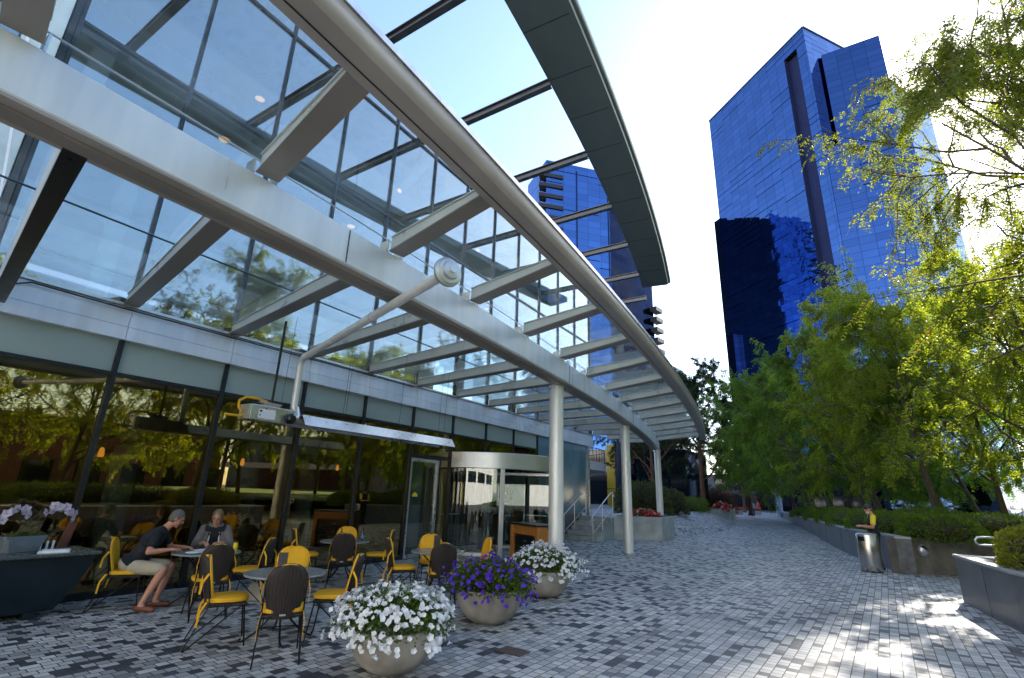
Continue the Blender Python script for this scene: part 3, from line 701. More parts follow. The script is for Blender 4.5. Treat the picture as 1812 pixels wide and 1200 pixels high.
# cable rail above the beam
for i in range(3, 14):
    a = at_curve(ribs[i], bx, -.06); b = at_curve(ribs[i + 1], bx, -.06)
    MB().tube([a + Vector((0, .13, 4.84 - .02)), (a + b) / 2 + Vector((0, 0, 4.80)), b + Vector((0, -.13, 4.80))], .007, 5).build('cable', M['steel'], cn) if False else None
MB().tube([Vector((bx(y) - .02, y, 4.66)) for y in np.linspace(-4, 26, 30)], .008, 6).build('cable', M['steel'], cn, True)
for y, x in ((9.73, -5.0), (16.5, -5.87), (25.6, -7.45)):
    z0 = 0 if y < 20 else .5
    MB().lathe([(.155, z0), (.155, 4.02)], 32, (x, y, 0)).build('column', M['column'], cn, True)
    MB().lathe([(.154, 3.955), (.175, 3.96), (.175, 4.034)], 32, (x, y, 0)).build('column_collar', M['steel'], cn, True)
    MB().lathe([(.165, z0), (.165, z0 + .03), (.154, z0 + .035)], 32, (x, y, 0)).build('column_base', M['steel'], cn, True)

# ------------------------------------------------------------------ infra-red heater hung under the canopy
hx, hy = -7.8, 5.2
ht = thing('patio_heater', 'long silver gas heater with white flue pipe hung under the canopy', 'heater', (hx, hy, 2.9))
a, b = Vector((hx, 4.38, 2.80)), Vector((hx, 5.35, 2.80))
MB().box(hx - .13, hx + .13, 4.42, 5.18, 2.70, 2.95).build('burner_box', M['silver'], ht, bevel=.012)
MB().box(hx - .12, hx + .12, 4.38, 4.415, 2.71, 2.94).build('end_plate', M['steel'], ht)
MB().box(hx + .131, hx + .134, 4.55, 4.85, 2.74, 2.89).build('data_plate', M['paper'], ht)
MB().box(hx + .1345, hx + .136, 4.57, 4.61, 2.84, 2.87).box(hx + .1345, hx + .136, 4.57, 4.595, 2.78, 2.80).build('plate_mark', M['black'], ht)
pr = [(-.26, 2.72), (-.15, 2.90), (.15, 2.90), (.26, 2.72), (.245, 2.72), (.14, 2.885), (-.14, 2.885), (-.245, 2.72)]
MB().sweep([[Vector((hx + u, y, z)) for u, z in pr] for y in (5.34, 9.45)]).build('reflector', M['silver'], ht)
MB().tube([(hx - .08, 5.2, 2.79), (hx - .08, 9.2, 2.79), (hx - .06, 9.32, 2.79), (hx + .06, 9.32, 2.79), (hx + .08, 9.2, 2.79), (hx + .08, 5.2, 2.79)], .045, 10).build('radiant_tube', M['taupe'], ht, True)
MB().tube([(hx + .08, 5.13, 2.79), (hx + .10, 5.24, 2.83), (hx + .02, 5.30, 2.90), (hx, 5.26, 3.02)], .075, 14).build('exhaust_elbow', M['steel'], ht, True)
MB().lathe([(.0001, -.05), (.07, -.05), (.085, -.03), (.085, .06), (.05, .10), (.0001, .10)], 16, (hx + .16, 5.10, 2.79), Matrix.Rotation(R_(90), 3, 'Y')).build('fan_motor', M['black'], ht, True)
pe = on_z(785, 492, 3.86)
fl = [Vector((hx, 5.25, 2.98)), Vector((hx, 5.24, 3.78)), Vector((hx + .03, 5.235, 3.86)), Vector((hx + .10, 5.22, 3.90))]
fe = Vector((pe.x, pe.y, 3.90)); fl += [fl[-1].lerp(fe, t) for t in (.3, .6, 1)]
fp = MB().tube(fl, .058, 16).build('flue_pipe', M['column'], ht, True)
dd = (fe - fl[3]).normalized(); Mx = Vector((0, 0, 1)).rotation_difference(dd).to_matrix()
for t in (.02, .33, .62): MB().lathe([(.059, -.02), (.065, -.016), (.065, .016), (.059, .02)], 20, fl[3].lerp(fe, t), Mx).build('pipe_clamp', M['steel'], fp, True)
MB().lathe([(.07, -.03), (.105, -.02), (.105, .02), (.07, .03), (.07, .045), (.15, .05), (.16, .06), (.16, .09), (.13, .10), (.13, .12), (.10, .125), (.09, .16), (.04, .17), (.035, .19), (.0001, .19)], 28, fe, Mx).build('flue_cap', M['steel'], fp, True)
MB().tube([(hx, 4.83, 2.95), (hx, 4.83, 4.47)], .022, 8).build('hanger_rod', M['black'], ht, True)
hw = MB()
for y in (5.0, 6.3, 6.36, 7.8, 9.1, 9.3): hw.tube([(hx, y, 2.93), (hx + .05, y, 4.6)], .004, 4)
hw.build('hanger_wire', M['iron'], ht)
MB().tube([(hx, 4.75, 3.03), (hx, 4.55, 3.06), (hx, 4.38, 3.05), (hx, 4.28, 2.98), (hx, 4.29, 2.88), (hx, 4.36, 2.82)], .022, 8).build('gas_hose', M['yellow'], ht, True)
MB().tube([(hx, 4.38, 2.75), (hx, 4.10, 2.74)], .02, 8).build('gas_cock', M['yellow'], ht, True)
MB().box(hx - .05, hx + .05, 4.68, 4.95, 2.955, 3.02).tube([(hx, 4.62, 3.02), (hx, 5.0, 3.0)], .025, 8).build('valve', M['taupe'], ht)

# ------------------------------------------------------------------ towers
def uvwall(mb_list, name, mtl, parent):
    """mb_list: quads (p00,p10,p11,p01) with uv in metres"""
    v = []; f = []; uv = []
    for q, uvs in mb_list:
        o = len(v); v += [tuple(p) for p in q]; f.append(tuple(range(o, o + len(q)))); uv += uvs
    me = bpy.data.meshes.new(name); lo = parent['_o']
    me.from_pydata([(p[0] - lo[0], p[1] - lo[1], p[2] - lo[2]) for p in v], [], f); me.update()
    l = me.uv_layers.new(name='UVMap')
    for i, c in enumerate(uv): l.data[i].uv = c
    me.materials.append(mtl); ob = bpy.data.objects.new(name, me); COL.objects.link(ob); ob.parent = parent; ob['_o'] = list(lo); return ob
def block(poly, z0, z1, name, mtl, parent, skip=(), top=True):
    q = []; n = len(poly); u = 0
    for i in range(n):
        a, b = poly[i], poly[(i + 1) % n]; l = math.dist(a, b)
        if i not in skip:
            q.append(([(a[0], a[1], z0), (b[0], b[1], z0), (b[0], b[1], z1), (a[0], a[1], z1)], [(u, z0), (u + l, z0), (u + l, z1), (u, z1)]))
        u += l
    if top: q.append(([(p[0], p[1], z1) for p in poly], [(0, 0)] * n))
    return uvwall(q, name, mtl, parent)
A = (-19.6, 146.1); Bp = (8.24, 122.5)
lerp2 = lambda a, b, t: (a[0] + (b[0] - a[0]) * t, a[1] + (b[1] - a[1]) * t)
n1, n2 = lerp2(A, Bp, .816), lerp2(A, Bp, .926)
inn = (.647, .763)  # into the tower, normal to the front face
i1, i2 = (n1[0] + inn[0] * 1.6, n1[1] + inn[1] * 1.6), (n2[0] + inn[0] * 1.6, n2[1] + inn[1] * 1.6)
back = [(20.5, 140.), (40, 175), (0, 185)]
tw = thing('office_tower', 'tall blue mirror glass office tower with a dark vertical recess behind the trees', 'tower', (0, 140, 0))
block([A, n1, i1, i2, n2, Bp] + back, 0, 115.7, 'tower_block', M['tower'], tw, skip=(1, 2, 3), top=False)
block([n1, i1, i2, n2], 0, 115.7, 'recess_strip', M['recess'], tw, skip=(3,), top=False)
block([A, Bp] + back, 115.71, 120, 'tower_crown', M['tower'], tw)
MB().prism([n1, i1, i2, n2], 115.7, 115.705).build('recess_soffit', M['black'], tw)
par = MB()
pl = [A, Bp] + back
for a, b in zip(pl, pl[1:] + pl[:1]): par.beam((a[0], a[1], 120.15), (b[0], b[1], 120.15), .5, .3)
par.build('parapet', M['steel'], tw)
block([(8.3, 122.45), (23.8, 121.0), (22, 150), (14, 150)], 0, 82.2, 'lower_wing', M['wing_front'], tw)
block([(11.3, 126.), (23.4, 126.2), (22, 150), (12.5, 150)], 82.21, 112.2, 'upper_wing', M['wing_front'], tw)
block([(15.2, 132.), (18.5, 132.2), (18.5, 140), (15.2, 140)], 112.2, 116, 'plant_room', M['tower'], tw)
block([(20, 128), (23, 128.2), (23.2, 135), (20, 135)], 112.2, 112.9, 'roof_upstand', M['tower_grey'], tw)
block([(-21.4, 147.6), (-19.62, 146.15), (-10, 160), (-12, 165)], 0, 84, 'side_wing', M['tower_grey'], tw)
block([(-20.5, 144.8), (-18.8, 143.3), (-10, 160), (-12, 165)], 0, 46, 'side_base', M['tower_dark'], tw)
# second tower, behind the canopy edge
t2 = thing('office_tower', 'second blue glass tower with corner balconies seen between canopy edge and roof visor', 'tower', (-55, 130, 0))
b2, a2, c2, e2 = (-62.4, 113.9), (-74, 122.5), (-48.4, 129.1), (-42.1, 148.8)
block([a2, b2, c2], 0, 100, 'tower_block', M['tower2'], t2, skip=(2,))
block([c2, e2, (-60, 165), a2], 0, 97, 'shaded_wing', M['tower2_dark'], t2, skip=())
for z in np.arange(76, 97, 3.6):
    MB().prism([(-63.8, 111.9), (-58.4, 117.6), (-60, 119), (-65.2, 114.9)], z, z + 1.2).build('balcony', M['balcony'], t2)
for k, z in enumerate(np.arange(34, 58, 3.4)):
    MB().prism([(-42.6, 146.8), (-40.4, 146.2), (-39.6, 150.5), (-42, 151)], z, z + 1.3).build('balcony', M['balcony'], t2)
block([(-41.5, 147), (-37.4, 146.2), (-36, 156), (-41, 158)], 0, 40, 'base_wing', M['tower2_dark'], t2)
ln = MB()
u = Vector((c2[0] - b2[0], c2[1] - b2[1], 0)).normalized(); nn = Vector((u.y, -u.x, 0)) * .06
for t in (.48, .98):
    p = Vector((*b2, 0)).lerp(Vector((*c2, 0)), t) + nn; ln.beam(p + Vector((0, 0, 5)), p + Vector((0, 0, 98)), .35, .12, up=nn)
ln.build('facade_fin', M['tower_dark'], t2)
# ------------------------------------------------------------------ leaves and trees (numpy for speed)
nr = np.random.default_rng(11)
def unit(a): return a / np.maximum(np.linalg.norm(a, axis=-1, keepdims=True), 1e-9)
def leaf_mesh(name, pos, direc, normal, length, width, mtl):
    """one kite-shaped leaf per row, slightly folded"""
    n = len(pos); d = unit(direc); s = unit(np.cross(d, normal)); u = np.cross(s, d)
    L_ = length[:, None]; W_ = width[:, None]
    v = np.empty((n, 4, 3)); v[:, 0] = pos; v[:, 1] = pos + d * L_ * .45 + s * W_ * .5 + u * W_ * .12
    v[:, 2] = pos + d * L_; v[:, 3] = pos + d * L_ * .45 - s * W_ * .5 + u * W_ * .12
    me = bpy.data.meshes.new(name); me.vertices.add(n * 4); me.vertices.foreach_set('co', v.reshape(-1).astype(np.float32))
    me.loops.add(n * 4); me.loops.foreach_set('vertex_index', np.arange(n * 4, dtype=np.int32))
    me.polygons.add(n); me.polygons.foreach_set('loop_start', np.arange(0, n * 4, 4, dtype=np.int32)); me.polygons.foreach_set('loop_total', np.full(n, 4, dtype=np.int32))
    me.update(calc_edges=True); me.materials.append(mtl)
    ob = bpy.data.objects.new(name, me); COL.objects.link(ob); return ob
def sprays(tips, dirs, n_leaf, slen, llen, lw, droop, seed):
    """pinnate sprays: leaflets in pairs along a drooping stalk at every tip"""
    r = np.random.default_rng(seed); n = len(tips)
    d = unit(dirs + r.normal(0, .45, (n, 3)) + np.array([0, 0, -droop])); sl = slen * r.uniform(.6, 1.3, n)
    P = []; D = []; Nn = []; Ls = []; Ws = []
    side = unit(np.cross(d, r.normal(0, 1, (n, 3)) * .4 + np.array([0, 0, 1.])))
    up = np.cross(side, d)
    for k in range(n_leaf):
        t = (k // 2 + 1) / (n_leaf / 2 + .5); sg = 1 if k % 2 else -1
        p = tips + d * (sl * t)[:, None] + np.array([0, 0, -1.]) * (droop * .35 * sl * t * t)[:, None]
        dd = unit(side * sg + d * .55 + r.normal(0, .28, (n, 3)) + np.array([0, 0, -.25 * droop]))
        P.append(p); D.append(dd); Nn.append(unit(up + r.normal(0, .5, (n, 3)))); Ls.append(llen * r.uniform(.7, 1.25, n)); Ws.append(lw * r.uniform(.8, 1.2, n))
    return tuple(np.concatenate(x) for x in (P, D, Nn, Ls, Ws))
def make_tree(name, label, loc, Ht, spread, seed, leaf, bark='bark', group=None, r0=.13, first=.28, n_limb=8, n_tip=2600, n_leaf=8, slen=.28, llen=.10, lw=.05, droop=.7, lean=(0, 0), flat=1.0, limb_up=.55, fork=False, limb_dirs=None):
    r = random.Random(seed)
    root = thing(name, label, 'tree', loc, r.uniform(0, 6.28) if limb_dirs is None else 0, group, world=False)
    wood = MB(); twigs = []
    n = 9; tr = []
    ph = r.uniform(0, 6)
    for i in range(n):
        t = i / (n - 1); tr.append(Vector((lean[0] * t + .12 * math.sin(ph + t * 5) * t * (1 + lean[0]), lean[1] * t + .12 * math.cos(ph + t * 4) * t, Ht * .80 * t)))
    wood.tube([tr[0] + Vector((0, 0, -.3))] + tr, [r0 * 1.5, r0 * 1.15] + [r0 * (1 - .85 * i / (n - 1)) for i in range(1, n)], 9)
    def at(t):
        f = t * (n - 1); i = min(int(f), n - 2); return tr[i].lerp(tr[i + 1], f - i)
    def branch(p, d, ln, rad, lev):
        pts = [p]; q = p.copy(); dd = d.normalized(); m = 5
        for i in range(m):
            dd = (dd + Vector((r.gauss(0, .22), r.gauss(0, .22), r.gauss(.02, .16) + (.06 if lev == 0 else -.05 * droop)))).normalized()
            q = q + dd * (ln / m); pts.append(q.copy())
        wood.tube(pts, [rad * (1 - .75 * i / m) for i in range(m + 1)], 6 if lev == 0 else 4, cap=False)
        if lev >= 2:
            for i in range(1, m + 1): twigs.append((pts[i - 1], pts[i], i / m))
            return
        for j in range((6, 5)[lev]):
            t = r.uniform(.25, 1.0); i = min(int(t * m), m - 1); b = pts[i].lerp(pts[i + 1], t * m - i)
            a = (pts[i + 1] - pts[i]).normalized(); s = a.cross(Vector((r.gauss(0, 1), r.gauss(0, 1), r.gauss(0, .6)))).normalized()
            nd = (a * .7 + s * r.uniform(.6, 1.1)); nd.z *= flat
            branch(b, nd, ln * r.uniform(.38, .6), rad * .45, lev + 1)
        for i in range(2, m + 1): twigs.append((pts[i - 1], pts[i], 1)) if lev == 1 else None
    for i in range(n_limb):
        t = first + (.98 - first) * (i + .3) / n_limb
        az = i * 2.4 + r.uniform(-.4, .4)
        if limb_dirs: az = limb_dirs[i % len(limb_dirs)] + r.uniform(-.35, .35)
        k = 1 - .55 * max(0, (t - .45)) / .55
        d = Vector((math.cos(az), math.sin(az), limb_up + .7 * t))
        branch(at(t), d, spread * k * r.uniform(.8, 1.15), r0 * .42 * (1.2 - .6 * t), 0)
    tk = wood.build('trunk', M[bark], root, 'all')
    rg = np.random.default_rng(seed)
    P0 = np.array([list(a) for a, b, c in twigs]); P1 = np.array([list(b) for a, b, c in twigs])
    idx = rg.integers(0, len(P0), n_tip); t = rg.uniform(0, 1, n_tip)[:, None]
    tips = P0[idx] * (1 - t) + P1[idx] * t + rg.normal(0, .05, (n_tip, 3)); dirs = unit(P1[idx] - P0[idx])
    a = sprays(tips, dirs, n_leaf, slen, llen, lw, droop, seed)
    ob = leaf_mesh('crown', *a, M[leaf]); ob.parent = root
    return root
def shrub(name, label, loc, rad, leaf, seed, n=5200, cat='hedge', group=None, ll=.055, flowers=None, rz=0):
    """clipped mound: woody core plus small leaves over the surface"""
    root = thing(name, label, cat, loc, rz, group, world=False)
    rg = np.random.default_rng(seed)
    core = MB().ell((0, 0, rad[2] * .40), (rad[0] * .86, rad[1] * .86, rad[2] * .50), 20).build('stems', M['soil'], root, True)
    d = unit(rg.normal(0, 1, (n, 3))); d[:, 2] = np.abs(d[:, 2]) * 1.0
    ph = np.arctan2(d[:, 1], d[:, 0])
    lump = 1 + .05 * np.sin(ph * 5 + seed) + .05 * np.sin(ph * 9 + 2 * seed) * d[:, 2] + .04 * np.sin(d[:, 2] * 9 + ph * 3)
    sup = (np.abs(d[:, 0]) ** 3 + np.abs(d[:, 1]) ** 3 + np.abs(d[:, 2]) ** 3) ** (-1 / 3.)
    p = d * sup[:, None] * lump[:, None] * rg.uniform(.86, 1.03, n)[:, None] * np.array(rad)
    p[:, 2] -= .04
    dirs = unit(d + rg.normal(0, .6, (n, 3)) + np.array([0, 0, .35])); nn = unit(rg.normal(0, 1, (n, 3)) + d)
    ob = leaf_mesh('foliage', p, dirs, nn, ll * rg.uniform(.7, 1.3, n), ll * .55 * rg.uniform(.8, 1.2, n), M[leaf]); ob.parent = root
    return root

# ---- trees.  The near honey locusts on the right, whose branches hang into the picture
near = make_tree('locust_tree', 'nearest feathery locust tree at the right edge, bare branches crossing the sun', (6.1, 12.6, .9), 12.8, 5.0, 21, 'leaf_near', r0=.14, first=.22, n_limb=17, n_tip=17000, n_leaf=10, slen=.26, llen=.060, lw=.029, droop=.9, lean=(-1.2, .8), group='trees on the right', limb_dirs=[2.4, 3.4, 1.6, 4.2, 2.9, .6, 3.7, 2.0, 5.4, 3.1])
T1 = make_tree('locust_tree', 'yellow-green locust tree leaning over the hedge behind the round wall light', (6.3, 21.6, 1.1), 10.2, 4.4, 31, 'leaf_mid', r0=.13, first=.17, n_limb=13, limb_up=.3, n_tip=8000, n_leaf=8, slen=.27, llen=.085, lw=.042, droop=1.0, lean=(-.9, -.4), group='trees on the right', limb_dirs=[2.6, 3.5, 1.9, 4.4, 3.0, .4, 3.9, 2.2, 5.4, 1.2])
T2 = make_tree('locust_tree', 'slim locust tree with a straight lit trunk rising from the hedge', (3.4, 27.5, 1.1), 11.2, 5.2, 47, 'leaf_mid', r0=.14, first=.18, n_limb=13, limb_up=.3, n_tip=13000, n_leaf=8, slen=.28, llen=.09, lw=.045, droop=1.0, lean=(-.7, .2), group='trees on the right', limb_dirs=[2.9, 3.7, 2.0, 4.6, 3.2, .5, 4.0, 2.3, 5.6, 1.2])
T3 = make_tree('locust_tree', 'fresh green drooping tree leaning left above the man in the cap', (1.9, 34, 1.1), 11.0, 5.4, 53, 'leaf_far', r0=.15, first=.14, n_limb=13, limb_up=.25, n_tip=12000, n_leaf=7, slen=.32, llen=.11, lw=.055, droop=1.1, lean=(-2.4, .3), group='trees on the right', limb_dirs=[2.9, 3.7, 2.0, 4.6, 3.2, .5, 4.0, 2.3, 5.6, 1.2])
T4 = make_tree('plane_tree', 'tall dark open-crowned tree with reddish trunk beyond the end of the canopy', (-10.3, 49, .9), 14.0, 5.2, 67, 'leaf_dark', 'bark_red', r0=.24, first=.2, n_limb=12, n_tip=10000, n_leaf=6, slen=.34, llen=.15, lw=.085, droop=.4, limb_up=.8)
G = 'trees on the right'
dup(T2, (6.2, 31.5, 1.1), 1.0, 'locust tree in the second row behind the slim lit trunk', G, .95)
dup(T1, (8.2, 24.5, 1.1), 2.2, 'locust tree with forked trunk standing in the lawn by the right edge', G, 1.05)
dup(T3, (-1.6, 45, 1.0), .3, 'soft green tree overhanging the far end of the granite wall', G, 1.0)
dup(T3, (-3.6, 58, .8), .9, 'dark green tree beside the distant blue column', G, 1.08)
dup(T2, (1.4, 42, 1.1), 1.9, 'second row tree behind the leaning trunk of the drooping tree', G, 1.0)
dup(T3, (.6, 55, 1.0), 2.6, 'tree behind the far granite wall, between the drooping trees', G, 1.1)
dup(T1, (9.5, 33, 1.1), 3.0, 'thin-trunked tree far back in the lawn at the right', G, 1.05)
dup(T2, (13.5, 30, 1.1), .4, 'tree deep in the garden close to the right edge', G, 1.1)
for x, y, sc, rz, lb in ((6.5, 50, 1.15, 1, 'dense tree filling the gap left of the parked cars'), (11, 44, 1.1, 2.4, 'dense tree in the back row behind the lawn'), (16, 40, 1.15, 4, 'dense back row tree at the far right'), (20, 34, 1.2, 5.2, 'dense tree at the right edge behind the handrail'), (10, 58, 1.3, .2, 'tall dense tree deep behind the second row'), (2.5, 64, 1.2, 3.3, 'dense tree deep behind the granite wall end')):
    dup(T3, (x, y, .6), rz, lb, G, (sc, sc, sc * .92))
dup(T4, (-14.2, 47, .9), 2.0, 'shorter dark tree left of the reddish trunk, behind the flower planter', 'dark trees beyond the canopy', .86)
dup(T4, (-8.2, 62, .5), 4.0, 'dark tree behind the low red-flower planter', 'dark trees beyond the canopy', .92)
dup(T4, (-18.5, 60, .9), 1.0, 'dark tree behind the yellow panels', 'dark trees beyond the canopy', 1.0)
dup(T4, (-5.5, 84, 0), 5.0, 'dark tree closing the end of the paved walk', 'dark trees beyond the canopy', .85)
dup(T4, (-12.5, 88, 0), 3.0, 'dark tree far down the walk left of the pedestrian', 'dark trees beyond the canopy', .95)
dup(T4, (3.0, 76, 0), 2.2, 'dark tree at the far end of the granite wall', 'dark trees beyond the canopy', 1.0)
RG = 'garden trees mirrored in the cafe glass'
for i, (x, y, s, rz, src, lb) in enumerate(((9.5, 5.0, .95, 1, T1, 'garden tree mirrored in the cafe pane behind the orchids'), (11, -3.5, 1.05, 3, T2, 'garden tree mirrored in the leftmost cafe pane'), (15.5, 10.5, 1.0, 5, T1, 'garden tree mirrored in the pane behind the seated man'),
                                            (12.8, 17.5, 1.05, .5, T2, 'garden tree mirrored in the pane under the heater'), (17.5, 21.5, 1.1, 2, T1, 'garden tree mirrored beside the glass door'), (21, 3.5, 1.15, 4, T2, 'rear garden tree mirrored behind the orchids'), (24, 14, 1.2, 0, T1, 'rear garden tree mirrored above the seated couple'), (20, 30, 1.1, 1, T2, 'garden tree mirrored in the revolving door'), (19, -6, 1.15, 2, T1, 'rear garden tree mirrored at the left edge'), (28, 24, 1.2, 3, T2, 'rearmost garden tree mirrored beside the door'))):
    dup(src, (x, y, .9), rz, lb, RG, s)

# ------------------------------------------------------------------ garden right of the walk
lw_ = MB().add([(2.2, 19.0, .95), (45, 19.0, 1.25), (45, 90, 1.3), (-3, 90, .7), (-2.0, 45, .95), (.6, 24, .98)], [(0, 1, 2, 3, 4, 5)]).build('lawn', M['grass']); tag(lw_, kind='structure')
l2 = MB().add([(4.4, -14, .80), (45, -14, 1.0), (45, 14.2, 1.0), (4.4, 14.2, .80)], [(0, 1, 2, 3)]).build('lawn', M['grass']); tag(l2, kind='structure')
# granite retaining wall along the walk, rounded return at the near end
def wall_strip(name, parent, pts, z0, ztops, th, mtl, capm=None, capname='coping'):
    """wall following pts (x,y), thickness th to the right-hand side"""
    rows = []; crow = []
    for i, p in enumerate(pts):
        a = Vector((*pts[max(i - 1, 0)], 0)); b = Vector((*pts[min(i + 1, len(pts) - 1)], 0)); d = (b - a).normalized(); n = Vector((d.y, -d.x, 0)); q = Vector((*p, 0)); zt = ztops[i]
        rows.append([q + Vector((0, 0, z0)), q + Vector((0, 0, zt)), q + n * th + Vector((0, 0, zt)), q + n * th + Vector((0, 0, z0))])
        crow.append([q - n * .012 + Vector((0, 0, zt + .003)), q - n * .012 + Vector((0, 0, zt + .05)), q + n * (th + .01) + Vector((0, 0, zt + .05)), q + n * (th + .01) + Vector((0, 0, zt + .003))])
    MB().sweep(rows).build(name, mtl, parent)
    if capm: MB().sweep(crow).build(capname, capm, parent)
gw = thing('granite_wall', 'long low dark granite wall curving along the walk under the hedge', 'wall', (1.1, 17.7, 0))
pl = [(1.16, 17.75), (.95, 18.9), (.62, 20.4), (.15, 22.5), (-.5, 27), (-1.1, 32), (-2.2, 41), (-4.2, 57), (-6.9, 79)]
wall_strip('wall_face', gw, pl, -.05, [.88, .88, .87, .85, .83, .8, .74, .64, .5], .35, M['granite'], M['granite_cap'])
pr2 = [(9.5, 23.8), (2.5, 18.87), (1.17, 17.74)]
wall_strip('return_wall', gw, pr2[::-1], -.05, [.88, .86, .84], -.35 if False else .35, M['granite_return'], None) if False else None
rw = MB()
for (a, b) in (((1.165, 17.745), (2.5, 18.92)), ((2.505, 18.924), (9.5, 25.0))):
    d = Vector((b[0] - a[0], b[1] - a[1], 0)).normalized(); n = Vector((-d.y, d.x, 0)) * .3
    a3 = Vector((*a, 0)); b3 = Vector((*b, 0))
    rw.sweep([[a3 + Vector((0, 0, -.05)), a3 + Vector((0, 0, .885)), a3 + n + Vector((0, 0, .885)), a3 + n + Vector((0, 0, -.05))], [b3 + Vector((0, 0, -.05)), b3 + Vector((0, 0, .875)), b3 + n + Vector((0, 0, .875)), b3 + n + Vector((0, 0, -.05))]])
rw.build('return_wall', M['granite_return'], gw)
# round bulkhead light on the return wall
wl = on_z(1630, 977, .55); 
def on_plane(px, py, a, b):
    d = Vector(ray(px, py)); n = Vector((b[1] - a[1], -(b[0] - a[0]), 0)); t = n.dot(Vector((a[0], a[1], H)) - Vector((0, 0, H))) / n.dot(d); return Vector((0, 0, H)) + d * t
wp = on_plane(1632, 974, (1.165, 17.745), (2.5, 18.92)); nv = Vector((1.175, -1.335, 0)).normalized()
Mw = Vector((0, 0, 1)).rotation_difference(nv).to_matrix()
wlt = thing('wall_light', 'round half-hooded metal light set in the granite wall', 'light', wp)
MB().lathe([(.155, 0), (.17, .02), (.165, .05), (.13, .055), (.12, .03)], 28, wp, Mw).build('ring', M['silver'], wlt, True)
hood = MB()
for i in range(9):
    pass
hood.lathe([(.15 * math.cos(t), .05 + .09 * math.sin(t)) for t in np.linspace(0, 1.5, 7)], 18, wp, Mw, R_(180), R_(360)).build('hood', M['steel'], wlt, True)
MB().lathe([(.0001, .032), (.12, .032)], 24, wp, Mw).build('lens', M['dark'], wlt)
# planter block at the right edge
gp = thing('planter_wall', 'dark granite planter block with pale coping at the right edge', 'planter', (2.3, 12, 0))
pb = [(1.78, 13.65), (1.86, 12.6), (2.03, 10.9), (2.45, 8.2), (2.7, 6), (3.1, 2), (14, 2), (14, 13.2), (5, 13.6)]
MB().prism(pb, -.05, .80).build('block', M['granite'], gp, bevel=.01)
cp = [(1.76, 13.67), (1.84, 12.6), (2.01, 10.88), (2.43, 8.18), (2.68, 5.98), (3.08, 1.98), (3.4, 2.0), (3.0, 6), (2.75, 8.25), (2.33, 11), (2.18, 12.6), (2.12, 13.3), (5, 13.25), (5, 13.65)]
MB().prism(cp, .803, .85).build('coping', M['granite_cap'], gp, bevel=.008)
sf = MB().prism([(2.34, 11), (2.19, 12.6), (2.13, 13.29), (5, 13.2), (14, 13), (14, 2.1), (3.41, 2.1), (3.02, 6), (2.77, 8.25)], .79, .815).build('soil', M['soil'], gp)
for y, x in ((12.0, 1.897), (9.6, 2.235)):
    MB().beam((x - .004, y, .02), (x - .004, y, .79), .012, .006, up=(1, 0, 0)).build('joint', M['black'], gp)
for a, b, t in ((pl[1], pl[2], .5), (pl[2], pl[3], .6), (pl[3], pl[4], .4), (pl[4], pl[5], .3), (pl[4], pl[5], .8), (pl[5], pl[6], .4), (pl[6], pl[7], .3)):
    q = lerp2(a, b, t); MB().beam((q[0] - .004, q[1], .01), (q[0] - .004, q[1], .80 if q[1] < 30 else .6), .012, .006, up=(1, 0, 0)).build('joint', M['black'], gw)
# handrail
hr = thing('handrail', 'bent steel pipe handrail with looped end beside the planter block', 'handrail', (2.2, 14.6, 0))
p0 = on_z(1728, 952, 1.15); 
hx0 = Vector((2.62, 15.6, 0))
hp = lambda t, z: Vector((hx0.x + t * .95, hx0.y + t * .30, z))
MB().tube([hp(.0, .95), hp(-.12, .95), hp(-.17, 1.00), hp(-.17, 1.06), hp(-.12, 1.11), hp(.0, 1.12), hp(.35, 1.12), hp(.9, 1.30), hp(1.8, 1.58), hp(2.6, 1.8)], .022, 10).build('rail', M['steel'], hr, True)
MB().tube([hp(0, .95), hp(.25, .95)], .022, 10).tube([hp(.25, 1.12), hp(.25, 0)], .02, 8).tube([hp(1.9, 1.6), hp(1.9, 0)], .02, 8).build('rail_post', M['steel'], hr, True)
# hedges
hg = 'clipped hedge mounds on the granite wall'
hs = [((2.25, 18.75, .86), (.95, 1.0, .66), 'rounded gold-tipped hedge mound directly above the wall light'), ((3.9, 20.6, .95), (1.4, 1.1, .64), 'hedge mound right of the wall light, towards the lawn'), ((1.45, 20.9, .86), (.80, 1.4, .66), 'hedge mound behind the man in the yellow sleeves'),
      ((1.0, 23.8, .84), (.9, 2.1, .70), 'hedge mound one step beyond the man in the cap'), ((2.6, 23.4, .95), (1.2, 1.8, .74), 'hedge mound below the slim lit trunk'), ((.35, 28.0, .82), (.95, 2.8, .70), 'long hedge mound under the leaning tree'),
      ((-.3, 33.6, .8), (.95, 3.3, .70), 'long hedge mound halfway along the granite wall'), ((-1.2, 40.5, .74), (.9, 3.9, .6), 'hedge mound far along the granite wall'), ((-2.4, 49.5, .7), (1.0, 5.2, .6), 'last hedge mound at the far end of the granite wall'), ((6.3, 22.6, 1.05), (1.5, 1.0, .42), 'low hedge mound on the lawn near the right edge')]
for i, (p, r, lb) in enumerate(hs): shrub('hedge', lb, p, r, 'leaf_hedge', 100 + i, 7000 if i < 6 else 4500, 'hedge', hg, .06 if i < 6 else .09)
hb = shrub('hedge', 'golden green bush filling the planter block at the right edge', (2.95, 11.6, .80), (.85, 1.3, .72), 'leaf_gold', 130, 11000, 'hedge', None, .05)
